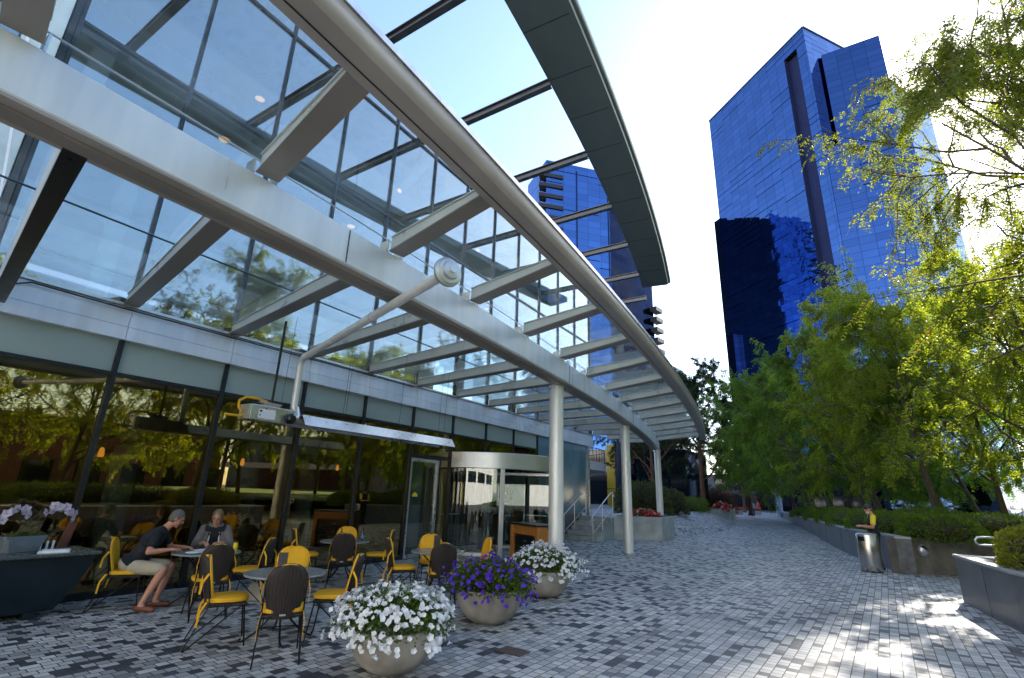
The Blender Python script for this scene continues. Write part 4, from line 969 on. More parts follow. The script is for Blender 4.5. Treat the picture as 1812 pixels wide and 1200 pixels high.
for i, (x, y, sx, sy, lb) in enumerate(((6.2, 1, 1.0, 4.2, 'hedge mirrored low in the leftmost cafe panes'), (6.6, 9.4, .9, 3.2, 'hedge mirrored low in the pane behind the couple'), (14, 6, 1.3, 6.5, 'rear hedge mirrored as a bright band in the cafe glass'))):
    shrub('hedge', lb, (x, y, .80), (sx, sy, .75), 'leaf_hedge', 140 + i, 6000, 'hedge', 'hedges mirrored in the cafe glass', .08)
# things beyond the garden
db = thing('dark_building', 'long dark glass building half hidden behind the garden trees', 'building', (30, 60, 0))
MB().prism([(16, 62), (60, 44), (66, 60), (22, 78)], 0, 9).build('wall', M['dark_tower'], db); MB().prism([(15.6, 61.6), (60.2, 43.4), (60.6, 44.2), (16, 62.4)], 4.2, 5.0).build('floor_band', M['granite_cap'], db)
bb = thing('brick_building', 'brick building across the garden mirrored in the cafe glass', 'building', (46, 10, 0))
MB().prism([(44, -30), (58, -30), (58, 34), (44, 34)], 0, 7.5).build('wall', M['bricky'], bb)
for y in range(-28, 34, 4):
    wn = MB().box(43.93, 44.02, y, y + 2.2, 1.2, 3.4).build('window', M['blackglass'], bb); MB().box(43.9, 44.0, y - .1, y + 2.3, 1.05, 1.2).build('sill', M['granite_cap'], bb)
aw = MB().box(42.6, 44, 3, 9, 3.4, 4.2).build('orange_awning', M['orange'], bb)
fb = thing('far_building', 'pale low building closing the view at the end of the walk', 'building', (-8, 130, 0))
MB().prism([(-24, 118), (6, 118), (6, 130), (-24, 130)], 0, 7).build('wall', M['dark_tower'], fb)
for x in range(-22, 5, 3):
    for z in (1, 4): MB().box(x, x + 1.8, 117.9, 118.05, z, z + 2).build('window', M['blackglass'], fb)
bc = thing('blue_column', 'slim blue-grey column beside the walk far behind the pedestrian', 'column', (-6.2, 71, 0))
MB().lathe([(.42, 0), (.42, .2), (.36, .22), (.36, 6)], 20, (-6.2, 71, 0)).build('shaft', M['bluecloth'], bc, True); MB().lathe([(.36, 6.0), (.46, 6.03), (.46, 6.2), (.0001, 6.2)], 20, (-6.2, 71, 0)).build('capital', M['steel'], bc)
sb = thing('pale_building', 'broad pale sunlit building added behind the camera to bounce light, mirrored low in the blue tower', 'building', (0, -60, 0))
MB().prism([(-60, -44), (46, -44), (46, -66), (-60, -66)], 0, 46).build('wall', M['paleface'], sb)  # added out of view, sized to bounce sunlight onto the plaza
for z in range(3, 42, 4):
    for x in range(-58, 44, 17): MB().box(x, x + 14, -44.1, -43.96, z, z + 1.5).build('window', M['blackglass'], sb)
p3 = thing('pale_tower', 'pale tower beyond the cafe, mirrored beside the dark recess of the blue tower', 'tower', (-125, 102, 0))
block([(-136, 92), (-115, 94), (-115, 110), (-136, 112)], 0, 103, 'tower_block', M['paleface'], p3)
for z in range(40, 103, 6):
    for y in (95, 99, 103, 107): MB().box(-115.1, -114.8, y, y + 2.4, z, z + 3.2).build('window', M['blackglass'], p3)
# annex behind the terrace: curved balcony, yellow panels
an = thing('annex_building', 'shaded annex with curved balcony and tall yellow wall panels behind the stairs', 'building', (-20, 45, .87))
MB().prism([(-40, 49), (-12.5, 52.5), (-12, 60), (-40, 60)], .88, 6.5).build('wall', M['blackglass'], an)
for i, (u0, u1, z0, z1) in enumerate(((0, .62, .9, 2.4), (.64, 1.3, .9, 2.4), (0, 1.3, 2.46, 4.4), (0, .62, 4.46, 6.6), (.64, 1.3, 4.46, 6.6))):
    MB().box(-18.8 + u0, -18.8 + u1, 47.4, 47.6, z0, z1).build('yellow_panel', M['yellowpanel'], an)
cyl = [( -20.5 + 5.5 * math.cos(R_(t)), 36 + 7 * math.sin(R_(t))) for t in range(-100, 101, 10)]
MB().prism(cyl + [(-30, 43), (-30, 29)], 3.55, 4.15).build('balcony', M['granite_cap'], an, bevel=.03)
rl = MB()
for t in range(-95, 100, 5): rl.box(-20.5 + 5.4 * math.cos(R_(t)) - .015, -20.5 + 5.4 * math.cos(R_(t)) + .015, 36 + 6.9 * math.sin(R_(t)) - .015, 36 + 6.9 * math.sin(R_(t)) + .015, 4.15, 5.15)
rl.tube([(-20.5 + 5.4 * math.cos(R_(t)), 36 + 6.9 * math.sin(R_(t)), 5.17) for t in range(-95, 100, 5)], .03, 6).build('balcony_railing', M['iron'], an)
MB().prism([( -21 + 4.6 * math.cos(R_(t)), 36 + 6 * math.sin(R_(t))) for t in range(-100, 101, 10)] + [(-30, 42), (-30, 30)], .88, 3.54).build('curved_wall', M['blackglass'], an, True)
for x, y in ((-15.8, 43), (-17.3, 46.5)): MB().lathe([(.3, .88), (.3, 6.8)], 20, (x, y, 0)).build('column', M['navy'], an, True)
MB().box(-17.2, -15.9, 47.2, 47.4, .9, 6.5).build('lattice_panel', M['tower2_dark'], an)

# ------------------------------------------------------------------ stairs and planters on the left of the walk
ss = thing('stairs', 'five pale stone steps with steel nosings up to the terrace', 'stairs', (-8.9, 20, 0))
for i in range(5):
    y = 19.55 + .37 * i
    MB().box(-9.70, -8.22, y, 21.395 if i < 4 else 21.395, .174 * i + (.001 if i == 0 else .002), .174 * (i + 1)).build('step', M['concrete'], ss, bevel=.008)
    MB().box(-9.69, -8.23, y - .008, y + .07, .174 * (i + 1) + .001, .174 * (i + 1) + .008).build('nosing', M['silver'], ss)
def stair_rail(x, lb):
    h = thing('stair_handrail', lb, 'handrail', (x, 20, 0), 0, 'stair handrails')
    MB().tube([(x, 19.15, .60), (x, 19.1, .72), (x, 19.15, .86), (x, 19.3, .95), (x, 21.3, 1.86), (x, 21.6, 1.88), (x, 21.68, 1.82), (x, 21.68, 1.70)], .024, 10).build('rail', M['silver'], h, True)
    for y, z0, z1 in ((19.32, 0, .95), (20.3, .35, 1.4), (21.5, .87, 1.88)): MB().tube([(x, y, z0), (x, y, z1)], .02, 8).build('rail_post', M['silver'], h, True)
    MB().tube([(x, 19.32, .30), (x, 21.5, 1.25)], .012, 8).build('lower_rail', M['silver'], h, True)
stair_rail(-9.55, 'steel handrail of the stairs next to the blue panel wall'); stair_rail(-8.30, 'steel handrail of the stairs next to the concrete planter')
pt = thing('concrete_planter', 'pale concrete planter box at the foot of the middle column', 'planter', (-7.4, 22, 0))
MB().prism([(-8.2, 21.3), (-6.45, 22.3), (-6.55, 24.6), (-8.2, 24.6)], -.02, .94).build('box', M['concrete'], pt, bevel=.02)
MB().prism([(-8.1, 21.45), (-6.58, 22.36), (-6.66, 24.5), (-8.1, 24.5)], .935, .955).build('soil', M['soil'], pt)
lp = thing('kerb_planter', 'low concrete planter wall at the far end of the sloping paving', 'planter', (-9, 49, 0))
MB().prism([(-10.2, 45.9), (-7.95, 49.6), (-8.2, 52), (-10.5, 52)], -.02, .98).build('box', M['concrete'], lp, bevel=.02)
MB().prism([(-10.0, 46.4), (-8.1, 49.6), (-8.3, 51.8), (-10.3, 51.8)], .975, .99).build('soil', M['soil'], lp)
def flower_bed(name, label, loc, rad, pet, n, seed, leaf='leaf_bowl', group=None, fs=.05, pet2=None):
    root = thing(name, label, 'flowers', loc, 0, group, world=False); rg = np.random.default_rng(seed); nl = n * 5
    d = unit(rg.normal(0, 1, (nl, 3))); d[:, 2] = np.abs(d[:, 2]); p = d * np.array(rad) * rg.uniform(.5, 1, nl)[:, None]
    ob = leaf_mesh('foliage', p, unit(d + rg.normal(0, .6, (nl, 3))), unit(rg.normal(0, 1, (nl, 3))), fs * 1.5 * rg.uniform(.7, 1.2, nl), fs * .8 * rg.uniform(.7, 1.2, nl), M[leaf]); ob.parent = root
    for q, (pm, k) in enumerate(((pet, n), (pet2, n // 3)) if pet2 else ((pet, n),)):
        b = blossoms(rad, k, fs, seed + q, pm); b.parent = root
    return root
def blossoms(rad, n, fs, seed, pm, floor=-.1):
    """five-lobed funnel blooms over a dome"""
    r = random.Random(seed); mb = MB()
    for _ in range(n):
        while True:
            d = Vector((r.gauss(0, 1), r.gauss(0, 1), abs(r.gauss(0, 1)))).normalized()
            if d.z > floor: break
        ph_ = math.atan2(d.y, d.x); k = r.uniform(.86, 1.06) * (1 + .08 * math.sin(3 * ph_ + seed) + .06 * math.sin(7 * ph_ + 2 * seed) + .05 * math.sin(9 * d.z + seed)); p = Vector((d.x * rad[0] * k, d.y * rad[1] * k, d.z * rad[2] * k))
        if d.z < .25: p.z -= r.uniform(0, rad[2] * .35)
        nn = (Vector((d.x / rad[0], d.y / rad[1], d.z / rad[2])).normalized() + Vector((r.gauss(0, .38), r.gauss(0, .38), r.gauss(.1, .38)))).normalized()
        Q = Vector((0, 0, 1)).rotation_difference(nn).to_matrix() @ rotz(r.uniform(0, 6.28)); s = fs * r.uniform(.75, 1.15); m = 15
        vs = [Q @ Vector((0, 0, -.75 * s)) + p]; a0 = r.uniform(-.15, .35); w1, w2 = r.uniform(0, 6), r.uniform(.10, .26)
        for i in range(m):
            a = 2 * math.pi * i / m; vs.append(Q @ (Vector((math.cos(a), math.sin(a), 0)) * s * .36 + Vector((0, 0, -.12 * s))) + p)
        for i in range(m):
            a = 2 * math.pi * i / m; rr = s * (1 + .13 * math.cos(5 * a)); vs.append(Q @ (Vector((math.cos(a), math.sin(a), 0)) * rr + Vector((0, 0, s * (.06 + a0 + w2 * math.sin(3 * a + w1) + .10 * math.sin(5 * a))))) + p)
        mb.add(vs, [(0, 1 + i, 1 + (i + 1) % m) for i in range(m)] + [(1 + i, 1 + m + i, 1 + m + (i + 1) % m, 1 + (i + 1) % m) for i in range(m)])
    return mb.build('blossoms', M[pm], None, 'all')
flower_bed('red_flowers', 'red and pink bedding flowers in the pale concrete planter box', (-7.35, 22.7, .93), (.75, .65, .30), 'petal_red', 190, 61, group='red flower beds', fs=.06, pet2='petal_pink')
flower_bed('red_flowers', 'red and pink bedding flowers on the low planter wall far along the walk', (-8.9, 49.6, .95), (.85, 1.2, .55), 'petal_red', 120, 62, group='red flower beds', fs=.12, pet2='petal_pink')
shrub('bush', 'large grey-green bush behind the red flowers and middle column', (-9.2, 28.4, .86), (1.45, 1.5, 1.65), 'leaf_bush', 71, 7000, 'bush', None, .10)
shrub('bush', 'grey-green bush right behind the last canopy column', (-8.9, 32.0, .86), (1.2, 1.3, 1.35), 'leaf_bush', 72, 5000, 'bush', None, .10)
shrub('bush', 'bright green clipped bush between the grey-green bushes and the low planter wall', (-9.6, 41, .88), (1.0, 3.3, .95), 'leaf_hedge', 73, 6500, 'bush', None, .09)
shrub('bush', 'small russet bush at the far end of the walk', (-11.8, 62, .3), (2.2, 1.6, 2.5), 'leaf_red', 74, 3000, 'bush', None, .14)
# ------------------------------------------------------------------ cafe chairs
def make_chair(label, loc, rz):
    t = thing('cafe_chair', label, 'chair', (0, 0, 0), 0, 'cafe chairs with yellow cushions', world=False)
    zs = [.40, .46, .54, .62, .70, .77, .83, .88, .915, .93]; hw = [.125, .14, .16, .18, .196, .198, .182, .148, .095, .03]
    tilt = lambda z: -.185 - (z - .40) * .22
    def shell(th0, th1, grow, n=12, dz=0, bulge=0):
        rows = []
        for z, w in zip(zs, hw):
            w = w + grow; fr = []; bk = []
            for i in range(n + 1):
                u = -1 + 2 * i / n; y = tilt(z) + .055 * u * u; e = math.sqrt(max(0, 1 - u ** 4)) if bulge else 1
                fr.append(Vector((u * w, y + th1 * (e if bulge else 1), z + dz))); bk.append(Vector((u * w, y + th0, z + dz)))
            rows.append(fr + bk[::-1])
        return MB().sweep(rows)
    bk_ = shell(-.012, .008, 0)
    for i in range(-5, 6):
        u = i / 5.6; zt = max(z for z, w in zip(zs, hw) if w * .97 > abs(u) * .17); pt_ = []
        for z, w in zip(zs, hw):
            if z <= zt: pt_.append((u * min(w, .19), tilt(z) + .055 * u * u - .012, z))
        bk_.tube(pt_, .006, 5)
    bk_.build('backrest', M['wicker'], t, True)
    rim = [Vector((s * (w + .002), tilt(z) + .055, z)) for s, seq in ((-1, list(zip(zs, hw))), (1, list(zip(zs, hw))[::-1])) for z, w in seq]
    MB().tube(rim, .011, 6).build('back_rim', M['wicker'], t, True)
    c = shell(.012, .058, .014, 12, .006, 1).build('back_cushion', M['yellow'], t, True)
    s = MB(); m = 24; rows = []
    for k, (g, z) in enumerate(((.80, .452), (.97, .458), (1.0, .478), (.97, .498), (.82, .508), (.4, .512))):
        rows.append([Vector((g * .215 * math.copysign(abs(math.cos(a)) ** .55, math.cos(a)), .02 + g * .215 * math.copysign(abs(math.sin(a)) ** .55, math.sin(a)), z)) for a in [2 * math.pi * i / m for i in range(m)]])
    s.sweep(rows).build('seat_cushion', M['yellow'], t, True)
    s = MB(); s.box(-.20, .20, -.175, .215, .425, .445); s.build('seat', M['wicker'], t, bevel=.015)
    for sx in (-1, 1):
        MB().tube([(sx * .20, -.20, .70), (sx * .20, -.16, .43), (sx * .215, -.33, .03), (sx * .216, -.335, .012), (sx * .215, -.325, .010), (sx * .20, .17, .425)], .008, 6).build('leg', M['iron'], t, True)
        MB().tube([(sx * .19, .19, .43), (sx * .215, .25, .012)], .009, 6).build('leg', M['iron'], t, True)
    MB().tube([(-.2, .2, .42), (.2, .2, .42), (.2, -.17, .42), (-.2, -.17, .42)], .009, 6, closed=True).tube([(-.205, .02, .29), (.205, .02, .29)], .006, 6).build('seat_frame', M['iron'], t, True)
    for sx in (-1, 1):
        for (x, y, z, l) in ((sx * .212, -.215, .76, .20), (sx * .20, -.19, .47, .24)):
            tm = MB().beam((x, y, z), (x + sx * .02, y - .05, z - l * .4), .022, .004, up=(1, 0, 0)).beam((x + sx * .02, y - .05, z - l * .4), (x + sx * .015, y - .06, z - l), .022, .004, up=(1, 0, 0))
            tm.build('cushion_tie', M['yellow'], c)
    MB().box(-.03, .03, -.2175, -.2145, .435, .452).build('maker_tag', M['silver'], t)
    t.location = loc; t.rotation_euler = (0, 0, rz); return t
def make_table(label, loc, rz=0):
    t = thing('cafe_table', label, 'table', (0, 0, 0), 0, 'round granite cafe tables', world=False)
    MB().lathe([(.0001, .692), (.44, .692), (.462, .70), (.466, .712), (.46, .722), (.0001, .722)], 48).build('tabletop', M['stone_top'], t, True)
    for k in range(4):
        a = R_(45 + 90 * k); c, s = math.cos(a), math.sin(a)
        MB().tube([(c * r, s * r, z) for r, z in ((.33, .69), (.28, .66), (.16, .56), (.09, .44), (.08, .34), (.13, .20), (.24, .09), (.34, .025), (.375, .012), (.395, .022), (.39, .04), (.375, .04))], .012, 8).build('leg', M['iron'], t, True)
    MB().tube([(.085 * math.cos(R_(x)), .085 * math.sin(R_(x)), .40) for x in range(0, 360, 30)], .008, 6, closed=True).lathe([(.0001, .672), (.20, .672), (.20, .691), (.0001, .691)], 24).build('collar', M['iron'], t, True)
    t.location = loc; t.rotation_euler = (0, 0, rz); return t
TA, TB, TC, TD = Vector((-5.79, 4.15, 0)), Vector((-8.27, 4.50, 0)), Vector((-8.35, 7.2, 0)), Vector((-6.02, 7.26, 0))
tb = make_table('round granite cafe table nearest to the white flower bowl', TA, .3)
dup(tb, TB, .1, 'round granite cafe table at which the couple sits'); dup(tb, TC, .7, 'round granite cafe table by the glass with two dark bottles'); dup(tb, TD, .5, 'round granite cafe table in front of the glass door')
ch0 = None
def chair_at(tab, ang, dist, label, tw=0, xy=None):
    global ch0
    a = R_(ang); p = Vector(xy) if xy else tab + Vector((math.cos(a), math.sin(a), 0)) * dist
    d = tab - p; rz = math.atan2(d.y, d.x) - math.pi / 2 + R_(tw)
    if ch0 is None: ch0 = make_chair(label, p, rz); return ch0
    return dup(ch0, p, rz, label)
chair_at(TA, -122, .60, 'yellow cushioned chair at the nearest table, side on, facing the white flowers', 4)
chair_at(TA, -34, .72, 'nearest chair, its dark wicker back turned to the camera', 0)
chair_at(TA, 44, .60, 'yellow cushioned chair between the nearest table and the white flower bowl', -4)
chair_at(TA, 140, .62, 'chair on the far side of the nearest table, only its yellow back showing', 0)
chair_at(TB, 0, 0, 'chair the man in shorts sits on', 0, (-8.80, 3.70, 0))
chair_at(TB, -22, .86, 'dark backed chair on the near side of the couple\'s table', 4)
chair_at(TB, 47, .66, 'chair turned side on between the couple\'s table and the glass', -8)
chair_at(TB, 0, 0, 'chair the woman in the cardigan sits on', 0, (-8.98, 5.0, 0))
chair_at(TC, -42, .62, 'dark backed chair at the bottle table', 0)
chair_at(TC, 48, .66, 'yellow cushioned chair at the bottle table nearest to the glass door', -4)
chair_at(TC, 138, .60, 'chair against the glass behind the bottle table', 0)
chair_at(TC, -132, .70, 'chair at the bottle table turned away from the couple', 6)
chair_at(TD, -126, .62, 'yellow cushioned chair left of the table in front of the glass door', 0)
chair_at(TD, -44, .62, 'dark ribbed chair back between the door table and the purple flowers', 0)
chair_at(TD, 60, .72, 'chair half hidden behind the purple flowers', -6)
chair_at(TD, 140, .62, 'chair behind the door table with a red flower in front of its yellow back', 0)
for i, (x, y, a, lb) in enumerate(((-11.4, 3.6, 1.0, 'cafe chair indoors behind the seated man'), (-11.9, 5.9, 2.0, 'cafe chair indoors behind the seated woman'), (-11.2, 7.6, -1.0, 'cafe chair indoors behind the bottle table'), (-12.4, 2.2, 2.6, 'cafe chair indoors behind the orchids'))):
    dup(ch0, (x, y, .012), a, lb, 'chairs inside the cafe')
dup(tb, (-11.9, 4.6, .012), 0, 'cafe table indoors behind the couple', 'tables inside the cafe'); dup(tb, (-11.9, 7.9, .012), 0, 'cafe table indoors behind the bottle table', 'tables inside the cafe')
# ---- things on the tables
TZ = .723
def single(name, mb, m, label, cat, at, group=None, smooth=False, **kw):
    o = mb.build(name, m, None, smooth, **kw); tag(o, label, cat, group); o.location = at; return o
def caddy(tab, lb, dx, dy, red=False):
    p = (tab.x + dx, tab.y + dy, TZ); t = thing('sugar_caddy', lb, 'caddy', p, .5, 'table caddies', world=False)
    MB().box(-.05, .05, -.035, .035, 0, .008).box(-.05, -.044, -.035, .035, .008, .05).box(.044, .05, -.035, .035, .008, .05).box(-.044, .044, -.035, -.029, .008, .05).box(-.044, .044, .029, .035, .008, .05).build('holder', M['silver'], t)
    for i, m in enumerate(('paper', 'petal_pink', 'label_blue', 'paper')): MB().box(-.038 + .02 * i, -.024 + .02 * i, -.026, .026, .009, .075).build('sachet', M[m], t)
caddy(TA, 'small caddy of sugar sachets on the nearest table', -.06, .12)
mn = single('menu_card', MB().beam((0, 0, 0), (0, 0, .20), .11, .008, up=(0, 1, 0)), M['black'], 'small black menu card standing on the nearest table', 'menu', (TA.x - .17, TA.y + .05, TZ + .0)); mn.rotation_euler = (0, 0, .7)
mn = single('menu_card', MB().beam((0, 0, 0), (0, 0, .24), .12, .008, up=(0, 1, 0)), M['black'], 'black menu card standing on the table before the glass door', 'menu', (TD.x - .12, TD.y + .10, TZ)); mn.rotation_euler = (0, 0, .7)
def posy(tab, dx, dy, lb):
    p = (tab.x + dx, tab.y + dy, TZ); t = thing('flower_glass', lb, 'flowers', p, 0, 'red table posies', world=False)
    MB().lathe([(.0001, .001), (.03, .001), (.042, .07), (.038, .07), (.028, .01), (.0001, .01)], 20).build('glass', M['glass_door'], t, True)
    b = blossoms((.05, .05, .04), 16, .028, 5, 'petal_red'); b.location = (0, 0, .075); b.parent = t
posy(TC, .06, .02, 'red posy in a small glass on the bottle table'); posy(TD, .02, .10, 'red posy in a small glass on the door table')
def bottle(at, lb):
    t = thing('bottle', lb, 'bottle', at, 0, 'dark bottles', world=False)
    MB().lathe([(.0001, 0), (.030, 0), (.031, .01), (.031, .12), (.024, .155), (.013, .18), (.012, .225), (.014, .228), (.014, .238), (.0001, .24)], 20).build('body', M['bottle'], t, True); MB().lathe([(.0315, .04), (.0315, .10)], 20).build('label', M['label_blue'], t, True)
bottle((TC.x - .04, TC.y - .08, TZ), 'dark bottle with blue label beside the red posy'); bottle((TC.x + .20, TC.y + .25, TZ), 'dark bottle with blue label standing alone near the table edge')
can = thing('drink_can', 'yellow drink can on the couple\'s table', 'can', (TB.x + .17, TB.y + .33, TZ), 0, None, world=False)
MB().lathe([(.0001, 0), (.027, 0), (.033, .008), (.033, .108), (.027, .12), (.0001, .12)], 24).build('body', M['vestyellow'], can, True); MB().lathe([(.0001, .121), (.026, .121)], 20).build('lid', M['steel'], can)
pl_ = single('plate', MB().lathe([(.0001, 0), (.06, 0), (.10, .016), (.098, .02), (.058, .006), (.0001, .006)], 32), M['paper'], 'white plate before the man on the couple\'s table', 'plate', (TB.x + .13, TB.y - .27, TZ + .001), None, True)
for i, (dx, dy, rz, w, h, m, lb) in enumerate(((.10, -.06, .5, .26, .19, 'paper', 'opened white leaflet in the middle of the couple\'s table'), (.25, -.02, .9, .12, .17, 'label_blue', 'small blue leaflet at the near edge of the couple\'s table'), (-.12, .02, .2, .22, .30, 'paper', 'white map spread out before the woman'), (-.02, .24, 1.1, .13, .18, 'navy', 'dark notebook beside the yellow can'))):
    o = single('leaflet', MB().box(-w / 2, w / 2, -h / 2, h / 2, 0, .004), M[m], lb, 'paper', (TB.x + dx, TB.y + dy, TZ + .001 + .005 * i), 'papers on the couple\'s table'); o.rotation_euler = (0, 0, rz)
o = single('mustard_tub', MB().lathe([(.0001, 0), (.035, 0), (.042, .06), (.038, .06), (.03, .01), (.0001, .01)], 20), M['vestyellow'], 'small yellow tub beside the leaflets on the couple\'s table', 'tub', (TB.x + .20, TB.y + .05, TZ + .02), None, True)
bag = thing('handbag', 'beige patterned handbag standing under the chair beside the couple', 'bag', (TB.x + .42, TB.y + .74, .0), .6, None, world=False)
MB().sweep([[Vector((x * k, y * k, z)) for x, y in ((-.19, -.08), (.19, -.08), (.19, .08), (-.19, .08))] for k, z in ((.9, 0), (1.05, .06), (1.0, .18), (.82, .26))]).build('body', M['bowl'], bag, True, .02); MB().tube([(-.13, 0, .25), (-.11, 0, .38), (0, 0, .43), (.11, 0, .38), (.13, 0, .25)], .010, 8).build('handle', M['wicker'], bag, True)

# ------------------------------------------------------------------ flower bowls
def flower_bowl(label, loc, kind, seed, leafn=2600, fn=230, group='concrete flower bowls'):
    t = thing('flower_bowl', label, 'planter', loc, seed * .7, group, world=False)
    MB().lathe([(.0001, .0), (.17, .0), (.23, .012), (.32, .07), (.40, .16), (.445, .26), (.462, .37), (.468, .42), (.46, .435), (.43, .435), (.42, .40), (.40, .37), (.0001, .36)], 64).build('bowl', M['bowl'], t, True)
    rg = np.random.default_rng(seed); n = leafn
    d = unit(rg.normal(0, 1, (n, 3))); d[:, 2] = np.abs(d[:, 2]) - .12
    rad = np.array([.63, .63, .41]); ph = np.arctan2(d[:, 1], d[:, 0]); lump = 1 + .07 * np.sin(ph * 3 + seed) + .06 * np.sin(ph * 7 + 2 * seed)
    p = d * rad * (lump * rg.uniform(.45, 1.0, n))[:, None] + np.array([0, 0, .44])
    dirs = unit(d + rg.normal(0, .7, (n, 3)) + np.array([0, 0, .2]))
    ob = leaf_mesh('foliage', p, dirs, unit(rg.normal(0, 1, (n, 3)) + np.array([0, 0, .6])), .055 * rg.uniform(.6, 1.3, n), .030 * rg.uniform(.7, 1.2, n), M['leaf_bowl']); ob.parent = t
    st = MB(); r = random.Random(seed)
    for _ in range(40):
        a = r.uniform(0, 6.28); k = r.uniform(.3, .6); st.tube([(.2 * math.cos(a), .2 * math.sin(a), .37), (.35 * math.cos(a), .35 * math.sin(a), .6), (k * math.cos(a), k * math.sin(a), r.uniform(.5, .8))], .004, 4)
    st.build('stems', M['leaf_bowl'], t)
    b = blossoms((.67, .67, .42), fn, .031 if kind == 'petal_white' else .029, seed, kind, -.1); b.location = (0, 0, .43); b.parent = t; tag(b, kind='stuff')
    return t
b1_ = flower_bowl('concrete bowl of white petunias nearest to the camera', (-4.0, 4.22, 0), 'petal_white', 3, 3000, 640); b1_.scale = (.93, .93, .92)
flower_bowl('concrete bowl of purple petunias between the two white ones', (-4.36, 6.45, 0), 'petal_purple', 4, 5200, 300)
flower_bowl('concrete bowl of white petunias beside the first canopy column', (-4.66, 8.62, 0), 'petal_white', 5, 2600, 560)

# ------------------------------------------------------------------ serving counter on the left with what stands on it
ct = thing('serving_counter', 'dark teal serving counter with flared front at the left edge', 'counter', (-9.0, 2.3, 0))
prf = lambda z: .30 * max(0, 1 - z / .745) ** 1.6
rows = [[Vector((-9.45, -1.2, z)), Vector((-8.68 - .7 * prf(z), -1.2, z)), Vector((-8.68 - .7 * prf(z), 3.22 - prf(z), z)), Vector((-9.45, 3.22 - prf(z), z))] for z in (.08, .2, .35, .5, .63, .745)]
MB().sweep(rows).build('body', M['counter'], ct, True)
MB().box(-9.47, -8.60, -1.25, 3.27, .75, .79).build('worktop', M['counter_top'], ct, bevel=.006)
for y in (2.75, 2.2 - .1, .4): MB().box(-9.05, -8.86, y - .06, y + .06, 0, .079).build('foot', M['counter'], ct)
oc = on_z(62, 972, .79); oc = Vector((max(oc.x, -9.3), oc.y, .79))
op = thing('orchid_pot', 'white and violet orchids in a grey tapered pot on the serving counter', 'plant', (-9.08, 2.52, .79), .25, None, world=False)
MB().sweep([[Vector((x * k, y * k, z)) for x, y in ((-.13, -.22), (.13, -.22), (.13, .22), (-.13, .22))] for k, z in ((.72, 0), (1.0, .20))]).build('pot', M['ceramic'], op, bevel=.006)
r = random.Random(9); moss = blossoms((.11, .2, .03), 1, .01, 1, 'leaf_bowl'); bpy.data.objects.remove(moss)
rg = np.random.default_rng(5); k = 260; pp_ = np.stack([rg.uniform(-.11, .11, k), rg.uniform(-.2, .2, k), rg.uniform(.19, .215, k)], 1)
ml = leaf_mesh('moss', pp_, unit(rg.normal(0, 1, (k, 3)) + np.array([0, 0, .8])), unit(rg.normal(0, 1, (k, 3))), np.full(k, .05), np.full(k, .02), M['leaf_bush']); ml.parent = op
stems = [[(0, -.1, .2), (-.02, -.04, .30), (.02, .04, .36), (0, .0, .46), (.02, -.10, .52), (.03, -.22, .52), (.04, -.32, .42)], [(.02, .08, .2), (.0, .14, .30), (.03, .10, .40), (0, .17, .48), (.02, .24, .56), (.03, .36, .55), (.04, .46, .44)], [(0, .0, .2), (.03, .08, .27), (-.02, -.03, .34), (.02, .05, .42), (0, .12, .5)]]
sm = MB()
for s in stems: sm.tube(s, .006, 5)
sm.build('stems', M['bark'], op, True)
fl_ = MB(); li = MB()
for s, lo in ((stems[0], 3), (stems[1], 3)):
    for i in range(11):
        t = lo + (len(s) - 1 - lo) * (i + .5) / 9; j = min(int(t), len(s) - 2); p = Vector(s[j]).lerp(Vector(s[j + 1]), t - j) + Vector((r.uniform(.0, .05), r.uniform(-.03, .03), r.uniform(-.03, .04)))
        nn = Vector((1, r.uniform(-.7, .7), r.uniform(-.3, .3))).normalized(); Q = Vector((0, 0, 1)).rotation_difference(nn).to_matrix() @ rotz(r.uniform(-.3, .3) + .3)
        for a in (90, 162, 234, 306, 18):
            a = R_(a); e = Vector((math.cos(a), math.sin(a), 0)); sdv = Vector((-e.y, e.x, 0))
            fl_.add([Q @ v_ + p for v_ in (Vector((0, 0, 0)), e * .034 + sdv * .028 + Vector((0, 0, .006)), e * .060, e * .034 - sdv * .028 + Vector((0, 0, .006)))], [(0, 1, 2, 3)])
        li.ell(Q @ Vector((0, 0, .008)) + p, (.008, .008, .008), 6)
tag(fl_.build('blooms', M['orchid'], op), kind='stuff'); tag(li.build('bloom_lips', M['orchid_lip'], op), kind='stuff')
o = single('paper_stack', MB().box(-.10, .10, -.16, .16, 0, .012).box(-.09, .10, -.15, .14, .012, .02).box(-.10, .08, -.12, .16, .02, .03), M['paper'], 'white papers lying on the end of the serving counter', 'paper', (-8.80, 2.80, .791)); o.rotation_euler = (0, 0, -.3)
for i in range(5):
    y = 2.62 + .065 * i; c = single('candle', MB().lathe([(.0001, 0), (.014, 0), (.014, .11), (.010, .115), (.0001, .115)], 14), M['paper'], 'slim white candle in the short row beside the papers', 'candle', (-9.15, y, .791), 'row of white candles', True)
o = single('red_folder', MB().beam((0, 0, 0), (.03, .06, .34), .05, .09, up=(0, 1, 0)), M['bricky'], 'narrow dark red board leaning at the end of the serving counter', 'board', (-9.3, 3.02, .792))

